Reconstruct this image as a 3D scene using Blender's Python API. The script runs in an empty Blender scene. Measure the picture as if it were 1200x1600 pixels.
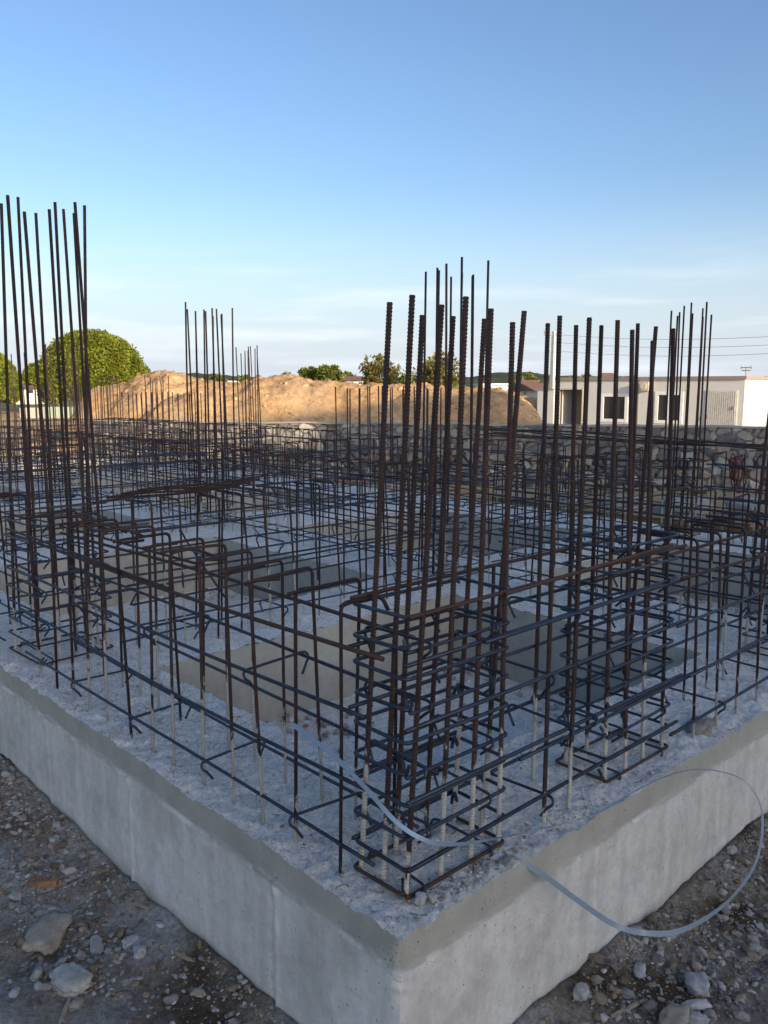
import bpy, math, random
import numpy as np
from mathutils import Vector, Matrix
SC = bpy.context.scene
rad = math.radians
# ------------------------------------------------------------------ camera
cam_d = bpy.data.cameras.new('camera'); CAM = bpy.data.objects.new('camera', cam_d)
SC.collection.objects.link(CAM); SC.camera = CAM
cam_d.sensor_fit = 'VERTICAL'; cam_d.sensor_height = 36; cam_d.lens = 36*1303/1600
cam_d.clip_start = .05; cam_d.clip_end = 6000
AZ, PITCH = rad(46.89), rad(8.457)
CAM.location = (-1.467, -1.501, 1.5)
_f = Vector((math.cos(AZ)*math.cos(PITCH), math.sin(AZ)*math.cos(PITCH), -math.sin(PITCH)))
CAM.rotation_euler = _f.to_track_quat('-Z', 'Y').to_euler()
FW = np.array([math.cos(AZ), math.sin(AZ)]); RT = np.array([math.sin(AZ), -math.cos(AZ)])
CX, CY = -1.467, -1.501
# ------------------------------------------------------------------ light
SUN_EL, SUN_DIR = rad(15), rad(-95)          # direction towards the sun, measured from +X
EXPOSURE = 1.70
SKY_GAMMA = 1.15; SKY_TINT = (.425, .432, .457, 1)
sd = bpy.data.lights.new('sun', 'SUN'); so = bpy.data.objects.new('sun', sd); SC.collection.objects.link(so)
sd.energy = 2.0; sd.angle = rad(.5); sd.color = (1, .80, .56)
_s = Vector((math.cos(SUN_DIR)*math.cos(SUN_EL), math.sin(SUN_DIR)*math.cos(SUN_EL), math.sin(SUN_EL)))
so.rotation_euler = _s.to_track_quat('Z', 'Y').to_euler(); so.location = (0, -20, 20)
W = bpy.data.worlds.new('World'); SC.world = W; W.use_nodes = True
wn, wl = W.node_tree.nodes, W.node_tree.links; wn.clear()
wo = wn.new('ShaderNodeOutputWorld'); wb = wn.new('ShaderNodeBackground'); wb.inputs[1].default_value = .13
sky = wn.new('ShaderNodeTexSky'); sky.sky_type = 'NISHITA'; sky.sun_disc = False
sky.sun_elevation = SUN_EL; sky.sun_rotation = math.atan2(_s.x, _s.y)
sky.air_density = 1.0; sky.dust_density = 2.3; sky.ozone_density = 2.1; sky.altitude = 50
tc = wn.new('ShaderNodeTexCoord'); mp = wn.new('ShaderNodeMapping'); mp.inputs['Scale'].default_value = (3.2, 3.2, 30)
mp.inputs['Rotation'].default_value = (0, 0, .4)
nz = wn.new('ShaderNodeTexNoise'); nz.inputs['Scale'].default_value = 1.3; nz.inputs['Detail'].default_value = 5; nz.inputs['Roughness'].default_value = .5
rp = wn.new('ShaderNodeValToRGB'); rp.color_ramp.elements[0].position = .47; rp.color_ramp.elements[1].position = .70
rp.color_ramp.elements[1].color = (.34, .34, .34, 1)
sx = wn.new('ShaderNodeSeparateXYZ')
bnd = wn.new('ShaderNodeMapRange'); bnd.inputs[1].default_value = .17; bnd.inputs[2].default_value = .09
mul = wn.new('ShaderNodeMath'); mul.operation = 'MULTIPLY'
mx = wn.new('ShaderNodeMixRGB'); mx.inputs[2].default_value = (2.9, 3.0, 3.15, 1)
wl.new(tc.outputs['Generated'], mp.inputs[0]); wl.new(mp.outputs[0], nz.inputs['Vector']); wl.new(nz.outputs[0], rp.inputs[0])
wl.new(tc.outputs['Generated'], sx.inputs[0]); wl.new(sx.outputs[2], bnd.inputs[0]); wl.new(rp.outputs[0], mul.inputs[0])
gam = wn.new('ShaderNodeGamma'); gam.inputs[1].default_value = SKY_GAMMA
tnt = wn.new('ShaderNodeMixRGB'); tnt.blend_type = 'MULTIPLY'; tnt.inputs[0].default_value = 1; tnt.inputs[2].default_value = SKY_TINT
wl.new(sky.outputs[0], gam.inputs[0]); wl.new(gam.outputs[0], tnt.inputs[1])
wl.new(bnd.outputs[0], mul.inputs[1]); wl.new(mul.outputs[0], mx.inputs[0])
hz = wn.new('ShaderNodeMapRange'); hz.inputs[1].default_value = .24; hz.inputs[2].default_value = -.01; hz.inputs[4].default_value = .82; hz.interpolation_type = 'SMOOTHSTEP'
hm_ = wn.new('ShaderNodeMixRGB'); hm_.inputs[2].default_value = (1.95, 2.15, 2.45, 1)
wl.new(sx.outputs[2], hz.inputs[0]); wl.new(hz.outputs[0], hm_.inputs[0]); wl.new(tnt.outputs[0], hm_.inputs[1]); wl.new(hm_.outputs[0], mx.inputs[1])
wl.new(mx.outputs[0], wb.inputs[0]); wl.new(wb.outputs[0], wo.inputs[0])
SC.view_settings.view_transform = 'Standard'; SC.view_settings.look = 'None'; SC.view_settings.gamma = 1
SC.view_settings.exposure = EXPOSURE
SC.cycles.max_bounces = 5; SC.cycles.diffuse_bounces = 3

# ------------------------------------------------------------------ helpers
R = random.Random(7); NR = np.random.RandomState(5)
GROUND = -.58

def gp(px_lat, d):                      # lateral / forward metres from the tripod to world x, y
    p = np.array([CX, CY]) + RT*px_lat + FW*d
    return float(p[0]), float(p[1])

def tagit(o, label=None, cat=None, group=None, kind=None):
    if label: o['label'] = label
    if cat: o['category'] = cat
    if group: o['group'] = group
    if kind: o['kind'] = kind
    return o

def mesh(name, V, F, mat=None, smooth=False, col=None):
    me = bpy.data.meshes.new(name)
    V = np.asarray(V, dtype=np.float32)
    me.from_pydata([tuple(v) for v in V.tolist()], [], [tuple(f) for f in F])
    if smooth: me.polygons.foreach_set('use_smooth', [True]*len(me.polygons))
    if col is not None:
        at = me.color_attributes.new('tint', 'FLOAT_COLOR', 'POINT')
        c = np.ones((len(V), 4), np.float32); c[:, :3] = col
        at.data.foreach_set('color', c.ravel())
    if mat: me.materials.append(mat)
    me.update(); return me

def obj(name, me, parent=None, loc=(0, 0, 0), rot=(0, 0, 0), scale=None):
    o = bpy.data.objects.new(name, me); SC.collection.objects.link(o)
    o.parent = parent; o.location = loc; o.rotation_euler = rot
    if scale: o.scale = scale
    return o

def thing(name, label, cat, loc=(0, 0, 0), rotz=0, group=None):
    o = bpy.data.objects.new(name, None); SC.collection.objects.link(o)
    o.empty_display_size = .2; o.location = loc; o.rotation_euler = (0, 0, rotz)
    return tagit(o, label, cat, group)

class MB:
    def __init__(s): s.V = []; s.F = []
    def add(s, V, F):
        n = len(s.V); s.V += [tuple(v) for v in V]; s.F += [tuple(i+n for i in f) for f in F]
    def box(s, x0, y0, z0, x1, y1, z1):
        s.add([(x0,y0,z0),(x1,y0,z0),(x1,y1,z0),(x0,y1,z0),(x0,y0,z1),(x1,y0,z1),(x1,y1,z1),(x0,y1,z1)],
              [(0,3,2,1),(4,5,6,7),(0,1,5,4),(1,2,6,5),(2,3,7,6),(3,0,4,7)])
    def tube(s, pts, r, n=6, cap=True):
        P = [Vector(p) for p in pts]; rings = []
        t0 = (P[1]-P[0]).normalized()
        u = t0.orthogonal().normalized()
        for i, p in enumerate(P):
            t = (P[min(i+1, len(P)-1)]-P[max(i-1, 0)]).normalized()
            u = (u - t*u.dot(t)).normalized(); v = t.cross(u)
            rr = r[i] if isinstance(r, (list, tuple)) else r
            rings.append([p+(u*math.cos(2*math.pi*k/n)+v*math.sin(2*math.pi*k/n))*rr for k in range(n)])
        V = [tuple(q) for ring in rings for q in ring]; F = []
        for i in range(len(P)-1):
            for k in range(n):
                F.append((i*n+k, i*n+(k+1) % n, (i+1)*n+(k+1) % n, (i+1)*n+k))
        if cap: F.append(tuple(range(n-1, -1, -1))); F.append(tuple((len(P)-1)*n+k for k in range(n)))
        s.add(V, F)
    def mesh(s, name, mat, smooth=False): return mesh(name, s.V, s.F, mat, smooth)

def fillet(pts, r, seg=4):
    """round the inner corners of a polyline"""
    P = [Vector(p) for p in pts]; out = [P[0]]
    for i in range(1, len(P)-1):
        a, b, c = P[i-1], P[i], P[i+1]
        d1 = (a-b); d2 = (c-b); rr = min(r, d1.length*.45, d2.length*.45)
        p1 = b+d1.normalized()*rr; p2 = b+d2.normalized()*rr
        for k in range(seg+1):
            t = k/seg; out.append((p1*(1-t)**2 + b*2*t*(1-t) + p2*t*t))
    out.append(P[-1]); return out

# vectorised value noise
def _hash(ix, iy, iz, seed):
    h = (ix.astype(np.int64)*374761393 + iy.astype(np.int64)*668265263 + iz.astype(np.int64)*2147483647 + seed*1274126177) & 0xffffffff
    h = ((h ^ (h >> 13))*1274126177) & 0xffffffff
    h = h ^ (h >> 16)
    return (h & 0xffff)/65535.0
def vnoise(x, y, z=0, seed=0):
    x = np.asarray(x, float); y = np.asarray(y, float); z = np.zeros_like(x)+z
    ix, iy, iz = np.floor(x), np.floor(y), np.floor(z)
    fx, fy, fz = x-ix, y-iy, z-iz
    fx, fy, fz = [t*t*(3-2*t) for t in (fx, fy, fz)]
    r = 0
    for dx in (0, 1):
        for dy in (0, 1):
            for dz in (0, 1):
                w = (fx if dx else 1-fx)*(fy if dy else 1-fy)*(fz if dz else 1-fz)
                r = r + w*_hash(ix+dx, iy+dy, iz+dz, seed)
    return r*2-1
def fbm(x, y, z=0, oct=4, seed=0, gain=.5):
    a = 1; s = 0; t = 0; x = np.asarray(x, float); y = np.asarray(y, float); z = np.asarray(z, float)
    for o in range(oct):
        s = s+a*vnoise(x, y, z, seed+o*17); t += a; a *= gain; x = x*2.03+7.1; y = y*2.03+3.3; z = z*2.03+1.7
    return s/t

# ------------------------------------------------------------------ materials
class M:
    def __init__(s, name, rough=.8, metal=0, spec=.3):
        s.m = bpy.data.materials.new(name); s.m.use_nodes = True
        s.n = s.m.node_tree.nodes; s.l = s.m.node_tree.links
        s.b = s.n['Principled BSDF']; s.b.inputs['Roughness'].default_value = rough
        s.b.inputs['Metallic'].default_value = metal; s.b.inputs['Specular IOR Level'].default_value = spec
        s.tc = s.n.new('ShaderNodeTexCoord')
    def co(s, kind='Object', scale=None):
        if scale is None: return s.tc.outputs[kind]
        m = s.n.new('ShaderNodeMapping'); m.inputs['Scale'].default_value = scale
        s.l.new(s.tc.outputs[kind], m.inputs[0]); return m.outputs[0]
    def noise(s, scale, detail=4, rough=.55, co=None, out=0):
        t = s.n.new('ShaderNodeTexNoise'); t.inputs['Scale'].default_value = scale
        t.inputs['Detail'].default_value = detail; t.inputs['Roughness'].default_value = rough
        s.l.new(co or s.co(), t.inputs['Vector']); return t.outputs[out]
    def voro(s, scale, feature='F1', co=None, out='Distance', rnd=1):
        t = s.n.new('ShaderNodeTexVoronoi'); t.inputs['Scale'].default_value = scale; t.feature = feature
        t.inputs['Randomness'].default_value = rnd
        s.l.new(co or s.co(), t.inputs['Vector']); return t.outputs[out]
    def ramp(s, src, stops):
        r = s.n.new('ShaderNodeValToRGB'); e = r.color_ramp.elements
        for i, (p, c) in enumerate(stops):
            c = (c, c, c) if isinstance(c, (int, float)) else c
            if i < 2: e[i].position = p; e[i].color = (*c, 1)
            else: q = e.new(p); q.color = (*c, 1)
        s.l.new(src, r.inputs[0]); return r.outputs[0]
    def mix(s, fac, a, b, mode='MIX'):
        m = s.n.new('ShaderNodeMixRGB'); m.blend_type = mode
        for i, v in ((0, fac), (1, a), (2, b)):
            if isinstance(v, (int, float)): m.inputs[i].default_value = v if i == 0 else (v, v, v, 1)
            elif isinstance(v, tuple): m.inputs[i].default_value = (*v, 1)
            else: s.l.new(v, m.inputs[i])
        return m.outputs[0]
    def math(s, op, a, b=0.0):
        m = s.n.new('ShaderNodeMath'); m.operation = op
        for i, v in ((0, a), (1, b)):
            if isinstance(v, (int, float)): m.inputs[i].default_value = v
            else: s.l.new(v, m.inputs[i])
        return m.outputs[0]
    def color(s, c):
        if isinstance(c, tuple): s.b.inputs['Base Color'].default_value = (*c, 1)
        else: s.l.new(c, s.b.inputs['Base Color'])
    def rough(s, r): s.l.new(r, s.b.inputs['Roughness'])
    def bump(s, h, strength=.5, dist=.01, prev=None):
        b = s.n.new('ShaderNodeBump'); b.inputs['Strength'].default_value = strength; b.inputs['Distance'].default_value = dist
        s.l.new(h, b.inputs['Height'])
        if prev: s.l.new(prev, b.inputs['Normal'])
        s.l.new(b.outputs[0], s.b.inputs['Normal']); return b.outputs[0]
    def attr(s, name='tint'):
        a = s.n.new('ShaderNodeAttribute'); a.attribute_name = name; return a.outputs['Color']
    def wz(s):
        g = s.n.new('ShaderNodeNewGeometry'); x = s.n.new('ShaderNodeSeparateXYZ'); s.l.new(g.outputs['Position'], x.inputs[0]); return x.outputs[2], g.outputs['Position']
    def rand(s):
        o = s.n.new('ShaderNodeObjectInfo'); return o.outputs['Random']

def rebar_mat(name, c1, c2, rough, metal, splash, hi=.55):
    m = M(name, rough, metal, .4)
    z, pos = m.wz()
    base = m.ramp(m.noise(18, 5, .65, pos), [(.3, c1), (.7, c2)])
    base = m.mix(m.math('MULTIPLY', m.rand(), .5), base, tuple(min(1, c*1.7) for c in c2))
    patch = m.ramp(m.noise(7, 4, .7, pos), [(.54, 0.), (.68, .45)])
    if metal < .5: base = m.mix(patch, base, (.105, .047, .026))
    if splash:
        lim = m.n.new('ShaderNodeMapRange'); lim.inputs[1].default_value = 0; lim.inputs[2].default_value = hi
        lim.inputs[3].default_value = .86; lim.inputs[4].default_value = -.02
        m.l.new(z, lim.inputs[0])
        th = m.math('ADD', lim.outputs[0], m.math('MULTIPLY', m.math('SUBTRACT', m.rand(), .50), .70))
        sp = m.n.new('ShaderNodeMapping'); sp.inputs['Scale'].default_value = (40, 40, 14); m.l.new(pos, sp.inputs[0])
        nn = m.noise(1, 4, .6, sp.outputs[0])
        fac = m.ramp(m.math('SUBTRACT', th, nn), [(.0, 0.), (.06, 1.)])
        rib = m.math('ADD', m.math('MULTIPLY', m.math('SINE', m.math('MULTIPLY', z, 560.0)), .16), m.math('ADD', .45, m.math('MULTIPLY', m.noise(26, 3, .6, pos), .6)))
        fac = m.math('MULTIPLY', fac, m.ramp(rib, [(.2, .15), (.75, 1.)]))
        base = m.mix(fac, base, (.46, .44, .39))
        mm = m.math('MULTIPLY', m.math('SUBTRACT', 1.0, fac), metal); m.l.new(mm, m.b.inputs['Metallic'])
    m.color(base); m.bump(m.noise(160, 3, .6, pos), .35, .002)
    return m.m
MAT = {}
MAT['rust'] = rebar_mat('rusty_rebar', (.016, .011, .011), (.052, .031, .027), .62, .3, True)
MAT['rustplain'] = rebar_mat('rusty_rebar_dry', (.020, .013, .012), (.066, .038, .030), .65, .3, False)
MAT['steel'] = rebar_mat('dark_new_rebar', (.017, .021, .031), (.052, .062, .086), .46, .55, False)

def concrete_rough():
    m = M('rough_concrete_top', .95, 0, .2)
    a = m.ramp(m.noise(2.2, 5, .6), [(.3, (.66, .64, .585)), (.7, (.80, .775, .715))])
    b = m.ramp(m.noise(55, 6, .7), [(.34, (.34, .33, .30)), (.43, (.66, .64, .59)), (.60, (.90, .875, .82))])
    c = m.mix(.7, a, b)
    c = m.mix(1, c, m.ramp(m.noise(120, 5, .8), [(.34, .58), (.44, 1.0), (.66, 1.18)]), 'MULTIPLY')
    blot = m.ramp(m.noise(11, 7, .75), [(.34, .80), (.46, 1.0), (.66, 1.08)])
    c = m.mix(1, c, blot, 'MULTIPLY')
    crack = m.ramp(m.voro(21, 'DISTANCE_TO_EDGE', None), [(.0, .55), (.05, 1.)])
    c = m.mix(m.ramp(m.noise(6, 3), [(.5, 0.), (.58, .8)]), c, m.mix(1, c, crack, 'MULTIPLY'))
    dirt = m.ramp(m.noise(1.1, 4, .6), [(.56, 0.), (.72, 1.)])
    c = m.mix(m.math('MULTIPLY', dirt, .35), c, (.22, .19, .15))
    m.color(c)
    p = m.bump(m.noise(30, 9, .8), .9, .014)
    m.bump(m.noise(130, 4, .75), .8, .005, p)
    return m.m
def concrete_face(band):
    m = M('formed_concrete_face', .8, 0, .25)
    z, pos = m.wz()
    a = m.ramp(m.noise(1.6, 5, .6), [(.3, (.60, .575, .51)), (.7, (.73, .70, .63))])
    stv = m.n.new('ShaderNodeMapping'); stv.inputs['Scale'].default_value = (9, 9, 1.2); m.l.new(pos, stv.inputs[0])
    a = m.mix(.35, a, m.ramp(m.noise(1.5, 5, .6, stv.outputs[0]), [(.35, .46), (.65, .77)]))
    fine = m.ramp(m.noise(30, 6, .7), [(.35, .82), (.65, 1.0)])
    fine = m.mix(1, fine, m.ramp(m.noise(4, 6, .65), [(.35, .80), (.5, .97), (.7, 1.05)]), 'MULTIPLY')
    a = m.mix(1, a, fine, 'MULTIPLY')
    if band:                              # damp darker lift at the top of the pour
        zz = m.math('ADD', z, m.math('MULTIPLY', m.math('SUBTRACT', m.noise(3.5, 6, .7), .5), .035))
        f = m.ramp(zz, [(.0, 0.), (.5, 0.)])
        mr = m.n.new('ShaderNodeMapRange'); mr.inputs[1].default_value = -.105; mr.inputs[2].default_value = -.093; m.l.new(zz, mr.inputs[0])
        a = m.mix(m.math('MULTIPLY', mr.outputs[0], .85), a, m.ramp(m.noise(7, 5, .6), [(.3, (.27, .265, .225)), (.7, (.38, .37, .315))]))
        mr2 = m.n.new('ShaderNodeMapRange'); mr2.inputs[1].default_value = -.50; mr2.inputs[2].default_value = -.58; m.l.new(zz, mr2.inputs[0])
        a = m.mix(m.math('MULTIPLY', mr2.outputs[0], .7), a, (.20, .17, .13))
    holes = m.ramp(m.voro(24), [(.055, 0.), (.10, 1.)])
    keep = m.ramp(m.noise(3.2, 3, .7), [(.43, 1.), (.50, 0.)])
    hm = m.mix(keep, holes, 1.0)
    holes2 = m.ramp(m.voro(85), [(.10, 0.), (.2, 1.)]); keep2 = m.ramp(m.noise(14, 2), [(.5, 1.), (.56, 0.)])
    hm2 = m.mix(keep2, holes2, 1.0)
    hh = m.math('MULTIPLY', hm, hm2)
    a = m.mix(1, a, m.ramp(hh, [(0, .45), (1, 1.)]), 'MULTIPLY')
    a = m.mix(m.math('MULTIPLY', m.attr(), .75), a, (.78, .75, .68))
    m.color(a)
    p = m.bump(hh, .8, .004); p = m.bump(m.noise(14, 6, .6), .35, .006, p); m.bump(m.noise(120, 4, .6), .35, .0015, p)
    return m.m
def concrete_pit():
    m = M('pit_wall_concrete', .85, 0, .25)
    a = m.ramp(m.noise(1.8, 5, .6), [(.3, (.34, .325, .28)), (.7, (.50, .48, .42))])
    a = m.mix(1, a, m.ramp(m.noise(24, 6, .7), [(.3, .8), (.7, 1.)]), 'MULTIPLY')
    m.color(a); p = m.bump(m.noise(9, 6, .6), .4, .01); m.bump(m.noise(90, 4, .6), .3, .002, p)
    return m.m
def earth(name, c1, c2, c3, s1, s2, bump=.02, bs=6):
    m = M(name, .95, 0, .15)
    a = m.ramp(m.noise(s1, 5, .6), [(.35, c1), (.65, c2)])
    b = m.ramp(m.noise(s2, 6, .7), [(.35, .6), (.7, 1.15)])
    a = m.mix(1, a, b, 'MULTIPLY')
    if c3: a = m.mix(m.ramp(m.noise(s1*.6, 4, .6, None), [(.55, 0.), (.7, 1.)]), a, c3)
    m.color(a); p = m.bump(m.noise(bs, 8, .7), .7, bump); m.bump(m.noise(bs*8, 4, .7), .6, bump*.25, p)
    return m.m
def simple(name, c, rough=.6, metal=0, var=.12, scale=8, bump=0):
    m = M(name, rough, metal, .35)
    lo = tuple(x*(1-var) for x in c); hi = tuple(min(1, x*(1+var)) for x in c)
    m.color(m.ramp(m.noise(scale, 5, .6), [(.3, lo), (.7, hi)]))
    if bump: m.bump(m.noise(scale*4, 5, .6), .5, bump)
    return m.m
def tinted(name, rough=.9, nscale=30, lo=.7, bump=.005):
    m = M(name, rough, 0, .2)
    m.color(m.mix(1, m.attr(), m.ramp(m.noise(nscale, 5, .65), [(.3, lo), (.7, 1.1)]), 'MULTIPLY'))
    if bump: m.bump(m.noise(nscale*1.5, 5, .65), .6, bump)
    return m.m
def leafm(name, c1, c2, trans=.25):
    m = M(name, .6, 0, .25)
    m.color(m.mix(1, m.ramp(m.noise(.8, 3), [(.35, c1), (.65, c2)]), m.attr(), 'MULTIPLY'))
    t = m.n.new('ShaderNodeBsdfTranslucent'); t.inputs[0].default_value = (c2[0]*1.2, c2[1]*1.2, c2[2], 1)
    ms = m.n.new('ShaderNodeMixShader'); ms.inputs[0].default_value = trans
    m.l.new(m.b.outputs[0], ms.inputs[1]); m.l.new(t.outputs[0], ms.inputs[2])
    m.l.new(ms.outputs[0], m.n['Material Output'].inputs[0]); return m.m
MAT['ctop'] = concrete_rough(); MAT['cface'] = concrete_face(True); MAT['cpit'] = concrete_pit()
MAT['stone'] = tinted('rubble_stone', .9, 30, .65, .004)
MAT['wallstone'] = tinted('wall_stone', .9, 5, .65, .02)
MAT['wood'] = simple('formwork_wood', (.42, .28, .11), .7, 0, .35, 5, .003)
MAT['oldwood'] = simple('grey_scrap_wood', (.33, .27, .19), .85, 0, .3, 12, .003)

# ------------------------------------------------------------------ ground
def axis(segs):
    out = [segs[0][0]]
    for a, b, st in segs:
        n = max(1, int(round((b-a)/st))); out += [a+(b-a)*k/n for k in range(1, n+1)]
    return np.array(out)
def grow(a, step, end, f=1.25):
    out = []; x = a; s = step
    while abs(x-a) < abs(end-a): s *= f; x += math.copysign(s, end-a); out.append(x)
    return out
def gheight(x, y):
    near = np.exp(-((np.maximum(0, np.abs(x-1.5)-4))**2+(np.maximum(0, np.abs(y-1.5)-4))**2)/8)
    z = GROUND + near*(fbm(x*1.3, y*1.3, 0, 4, 3)*.045 + fbm(x*7, y*7, 0, 4, 9)*.022 + np.abs(fbm(x*22, y*22, 0, 3, 5))*.020)
    z = z + (1-near)*fbm(x*.25, y*.25, 0, 5, 11)*.12
    # earth banked against the wall foot, and a brown heap at the left edge of the picture
    dl = np.where((x < 0), -x, 9); z = z + .035*np.exp(-(dl/.10)**2)*(y > -.1)
    dr = np.where((y < 0), -y, 9); z = z + .05*np.exp(-(dr/.14)**2)*(x > -.1)
    z = z + .05*np.exp(-(((x+.72)/.11)**2+((y-1.15)/.2)**2))
    inside = (x > .03) & (x < 6.95) & (y > .03) & (y < 15.95)
    z = np.where(inside, -.75, z)
    return z
gx = np.array(sorted(grow(-1.6, .03, -3000)) + list(axis([(-1.6, .06, .02), (.06, 3.2, .03), (3.2, 7.5, .1)])) + grow(7.5, .1, 4500))
gy = np.array(sorted(grow(-1.6, .03, -2500)) + list(axis([(-1.6, 0, .02), (0, 3.8, .03), (3.8, 16.5, .15)])) + grow(16.5, .15, 4500))
GX, GY = np.meshgrid(gx, gy, indexing='ij'); GZ = gheight(GX, GY)
def tintmesh(me, C):
    at = me.color_attributes.new('tint', 'FLOAT_COLOR', 'POINT'); ca = np.ones((C.size, 4), np.float32); ca[:, :3] = C.reshape(-1, 1); at.data.foreach_set('color', ca.ravel()); return me
def gridmesh(name, X, Y, Z, mat, smooth=True, mask=None):
    n, m = X.shape; V = np.stack([X, Y, Z], -1).reshape(-1, 3)
    idx = np.arange(n*m).reshape(n, m)
    q = np.stack([idx[:-1, :-1], idx[1:, :-1], idx[1:, 1:], idx[:-1, 1:]], -1).reshape(-1, 4)
    if mask is not None: q = q[mask.reshape(-1)]
    used = np.unique(q); re = np.full(n*m, -1); re[used] = np.arange(len(used))
    return mesh(name, V[used], re[q].tolist(), mat, smooth)
def ground_mat():
    m = M('site_ground', .95, 0, .15)
    a = m.ramp(m.noise(1.7, 5, .6), [(.37, (.10, .07, .045)), (.45, (.24, .20, .155)), (.54, (.35, .32, .28)), (.66, (.50, .48, .45))])
    b = m.ramp(m.noise(45, 6, .75), [(.35, .5), (.7, 1.2)])
    a = m.mix(1, a, b, 'MULTIPLY')
    g = m.n.new('ShaderNodeNewGeometry'); L = m.n.new('ShaderNodeVectorMath'); L.operation = 'LENGTH'; m.l.new(g.outputs['Position'], L.inputs[0])
    mr = m.n.new('ShaderNodeMapRange'); mr.inputs[1].default_value = 10; mr.inputs[2].default_value = 17; m.l.new(L.outputs['Value'], mr.inputs[0])
    far = m.ramp(m.noise(.25, 6, .6), [(.35, (.40, .27, .13)), (.6, (.50, .36, .19)), (.75, (.42, .33, .17))])
    a = m.mix(mr.outputs[0], a, far)
    mr2 = m.n.new('ShaderNodeMapRange'); mr2.inputs[1].default_value = 70; mr2.inputs[2].default_value = 110; m.l.new(L.outputs['Value'], mr2.inputs[0])
    a = m.mix(mr2.outputs[0], a, m.ramp(m.noise(.02, 5, .6), [(.4, (.10, .12, .04)), (.65, (.26, .22, .10))]))
    m.color(a); p = m.bump(m.noise(22, 8, .75), .8, .02); m.bump(m.noise(120, 3, .7), .6, .005, p)
    return m.m
tagit(obj('ground', gridmesh('ground', GX, GY, GZ, ground_mat())), kind='structure')

# ------------------------------------------------------------------ foundation with pits
XS = [0, .6, 2.98, 3.9, 6.04, 7.0]; YS = [0, .6, 2.5, 3.25, 5.72, 6.9, 9.0, 9.9, 12.0, 12.9, 15.2, 16.0]
fx = axis([(0, .6, .012), (.6, 2.98, .014), (2.98, 3.9, .05), (3.9, 6.04, .1), (6.04, 7, .1)])
fy = axis([(0, .6, .012), (.6, 2.5, .014), (2.5, 3.25, .02), (3.25, 5.72, .06), (5.72, 6.9, .08), (6.9, 9, .15), (9, 9.9, .15), (9.9, 12, .2), (12, 12.9, .2), (12.9, 15.2, .2), (15.2, 16, .2)])
FX, FY = np.meshgrid(fx, fy, indexing='ij')
def topz(x, y):
    z = fbm(x*3, y*3, 0, 3, 21)*.005 + fbm(x*18, y*18, 0, 4, 22, .65)*.017 + np.abs(fbm(x*42, y*42, 0, 3, 23))*.011
    e = np.minimum(x, y); z = z + .010*np.exp(-((e-.03)/.03)**2)*fbm(x*6, y*6, 0, 2, 24)
    chip = np.clip(fbm(x*5, y*5, 0, 3, 25)*1.5-.35, 0, 1)*np.exp(-(e/.025)**2)
    return z - chip*.018
FZ = topz(FX, FY)
cxm = (FX[:-1, :-1]+FX[1:, 1:])/2; cym = (FY[:-1, :-1]+FY[1:, 1:])/2
mask = np.ones(cxm.shape, bool)
PITS = [(XS[i], XS[i+1], YS[j], YS[j+1]) for i in (1, 3) for j in (1, 3, 5, 7, 9)]
for a, b, c, d in PITS: mask &= ~((cxm > a) & (cxm < b) & (cym > c) & (cym < d))
FXj = FX.copy(); FYj = FY.copy()
found = thing('concrete_foundation', 'grey concrete raft foundation with rough top, smooth outer faces and square pits', 'foundation')
def prof(z, s, seed):                     # how far the outer face stands out at height z
    o = np.where(z > -.10, .004+.004*np.clip(-z/.1, 0, 1), .016)
    o = o + .0035*fbm(s*2.2, z*4, 0, 3, seed) + .0015*fbm(s*14, z*14, 0, 3, seed+1)
    o = o + .002*np.exp(-((z+.103+.006*fbm(s*2, s*0, 0, 3, seed+3))/.006)**2)
    return o
def seam(s, z, places, seed):
    o = 0
    for c in places:
        o = o + (.006+.006*vnoise(z*40, z*0, 0, seed))*np.exp(-((s-c-.007*vnoise(z*18, z*0, 0, seed+5))/.009)**2)*(z < -.09) - .004*np.exp(-((s-c-.022)/.01)**2)*(z < -.09)
    return o
SL = [.565, 1.60, 2.47, 3.5, 4.6, 5.6, 7]; SR = [.95, 1.9, 2.95, 3.9, 4.9, 5.9]
zf = axis([(-.72, -.16, .018), (-.16, -.07, .006), (-.07, 0, .012)])
mm_l = .0*fy
SXg, Zg = np.meshgrid(fy, zf, indexing='ij')
zt = topz(np.zeros_like(fy), fy)
Zl = Zg + (Zg+.72)/.72*zt[:, None]
ol = prof(Zg, SXg, 31)+seam(SXg, Zg, SL, 33); ol[0, :] = prof(Zg[0]*1, Zg[0]*0, 31) - .004 - .008*np.abs(vnoise(Zg[0]*30, Zg[0]*0, 0, 35))
Yl = SXg.copy(); Yl[0, :] -= ol[0, :]
def seamtint(s_, z_, places, seed):
    o = 0
    for c in places: o = o + np.exp(-((s_-c-.007*vnoise(z_*18, z_*0, 0, seed+5))/.008)**2)*(z_ < -.10)*(.6+.6*vnoise(z_*30, s_*0, 0, seed+9))
    return np.clip(o, 0, 1)
obj('outer_face', tintmesh(gridmesh('outer_face', -ol, Yl, Zl, MAT['cface']), seamtint(SXg, Zg, SL, 33)), found)
SXg, Zg = np.meshgrid(fx, zf, indexing='ij')
zt = topz(fx, np.zeros_like(fx)); Zr = Zg + (Zg+.72)/.72*zt[:, None]
orr = prof(Zg, SXg, 41)+seam(SXg, Zg, SR, 43); orr[0, :] = ol[0, :]
Xr = SXg.copy(); Xr[0, :] -= orr[0, :]
Fm = gridmesh('outer_face', Xr, -orr, Zr, MAT['cface']); tintmesh(Fm, seamtint(SXg, Zg, SR, 43)); Fm.flip_normals(); obj('outer_face', Fm, found)
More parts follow.
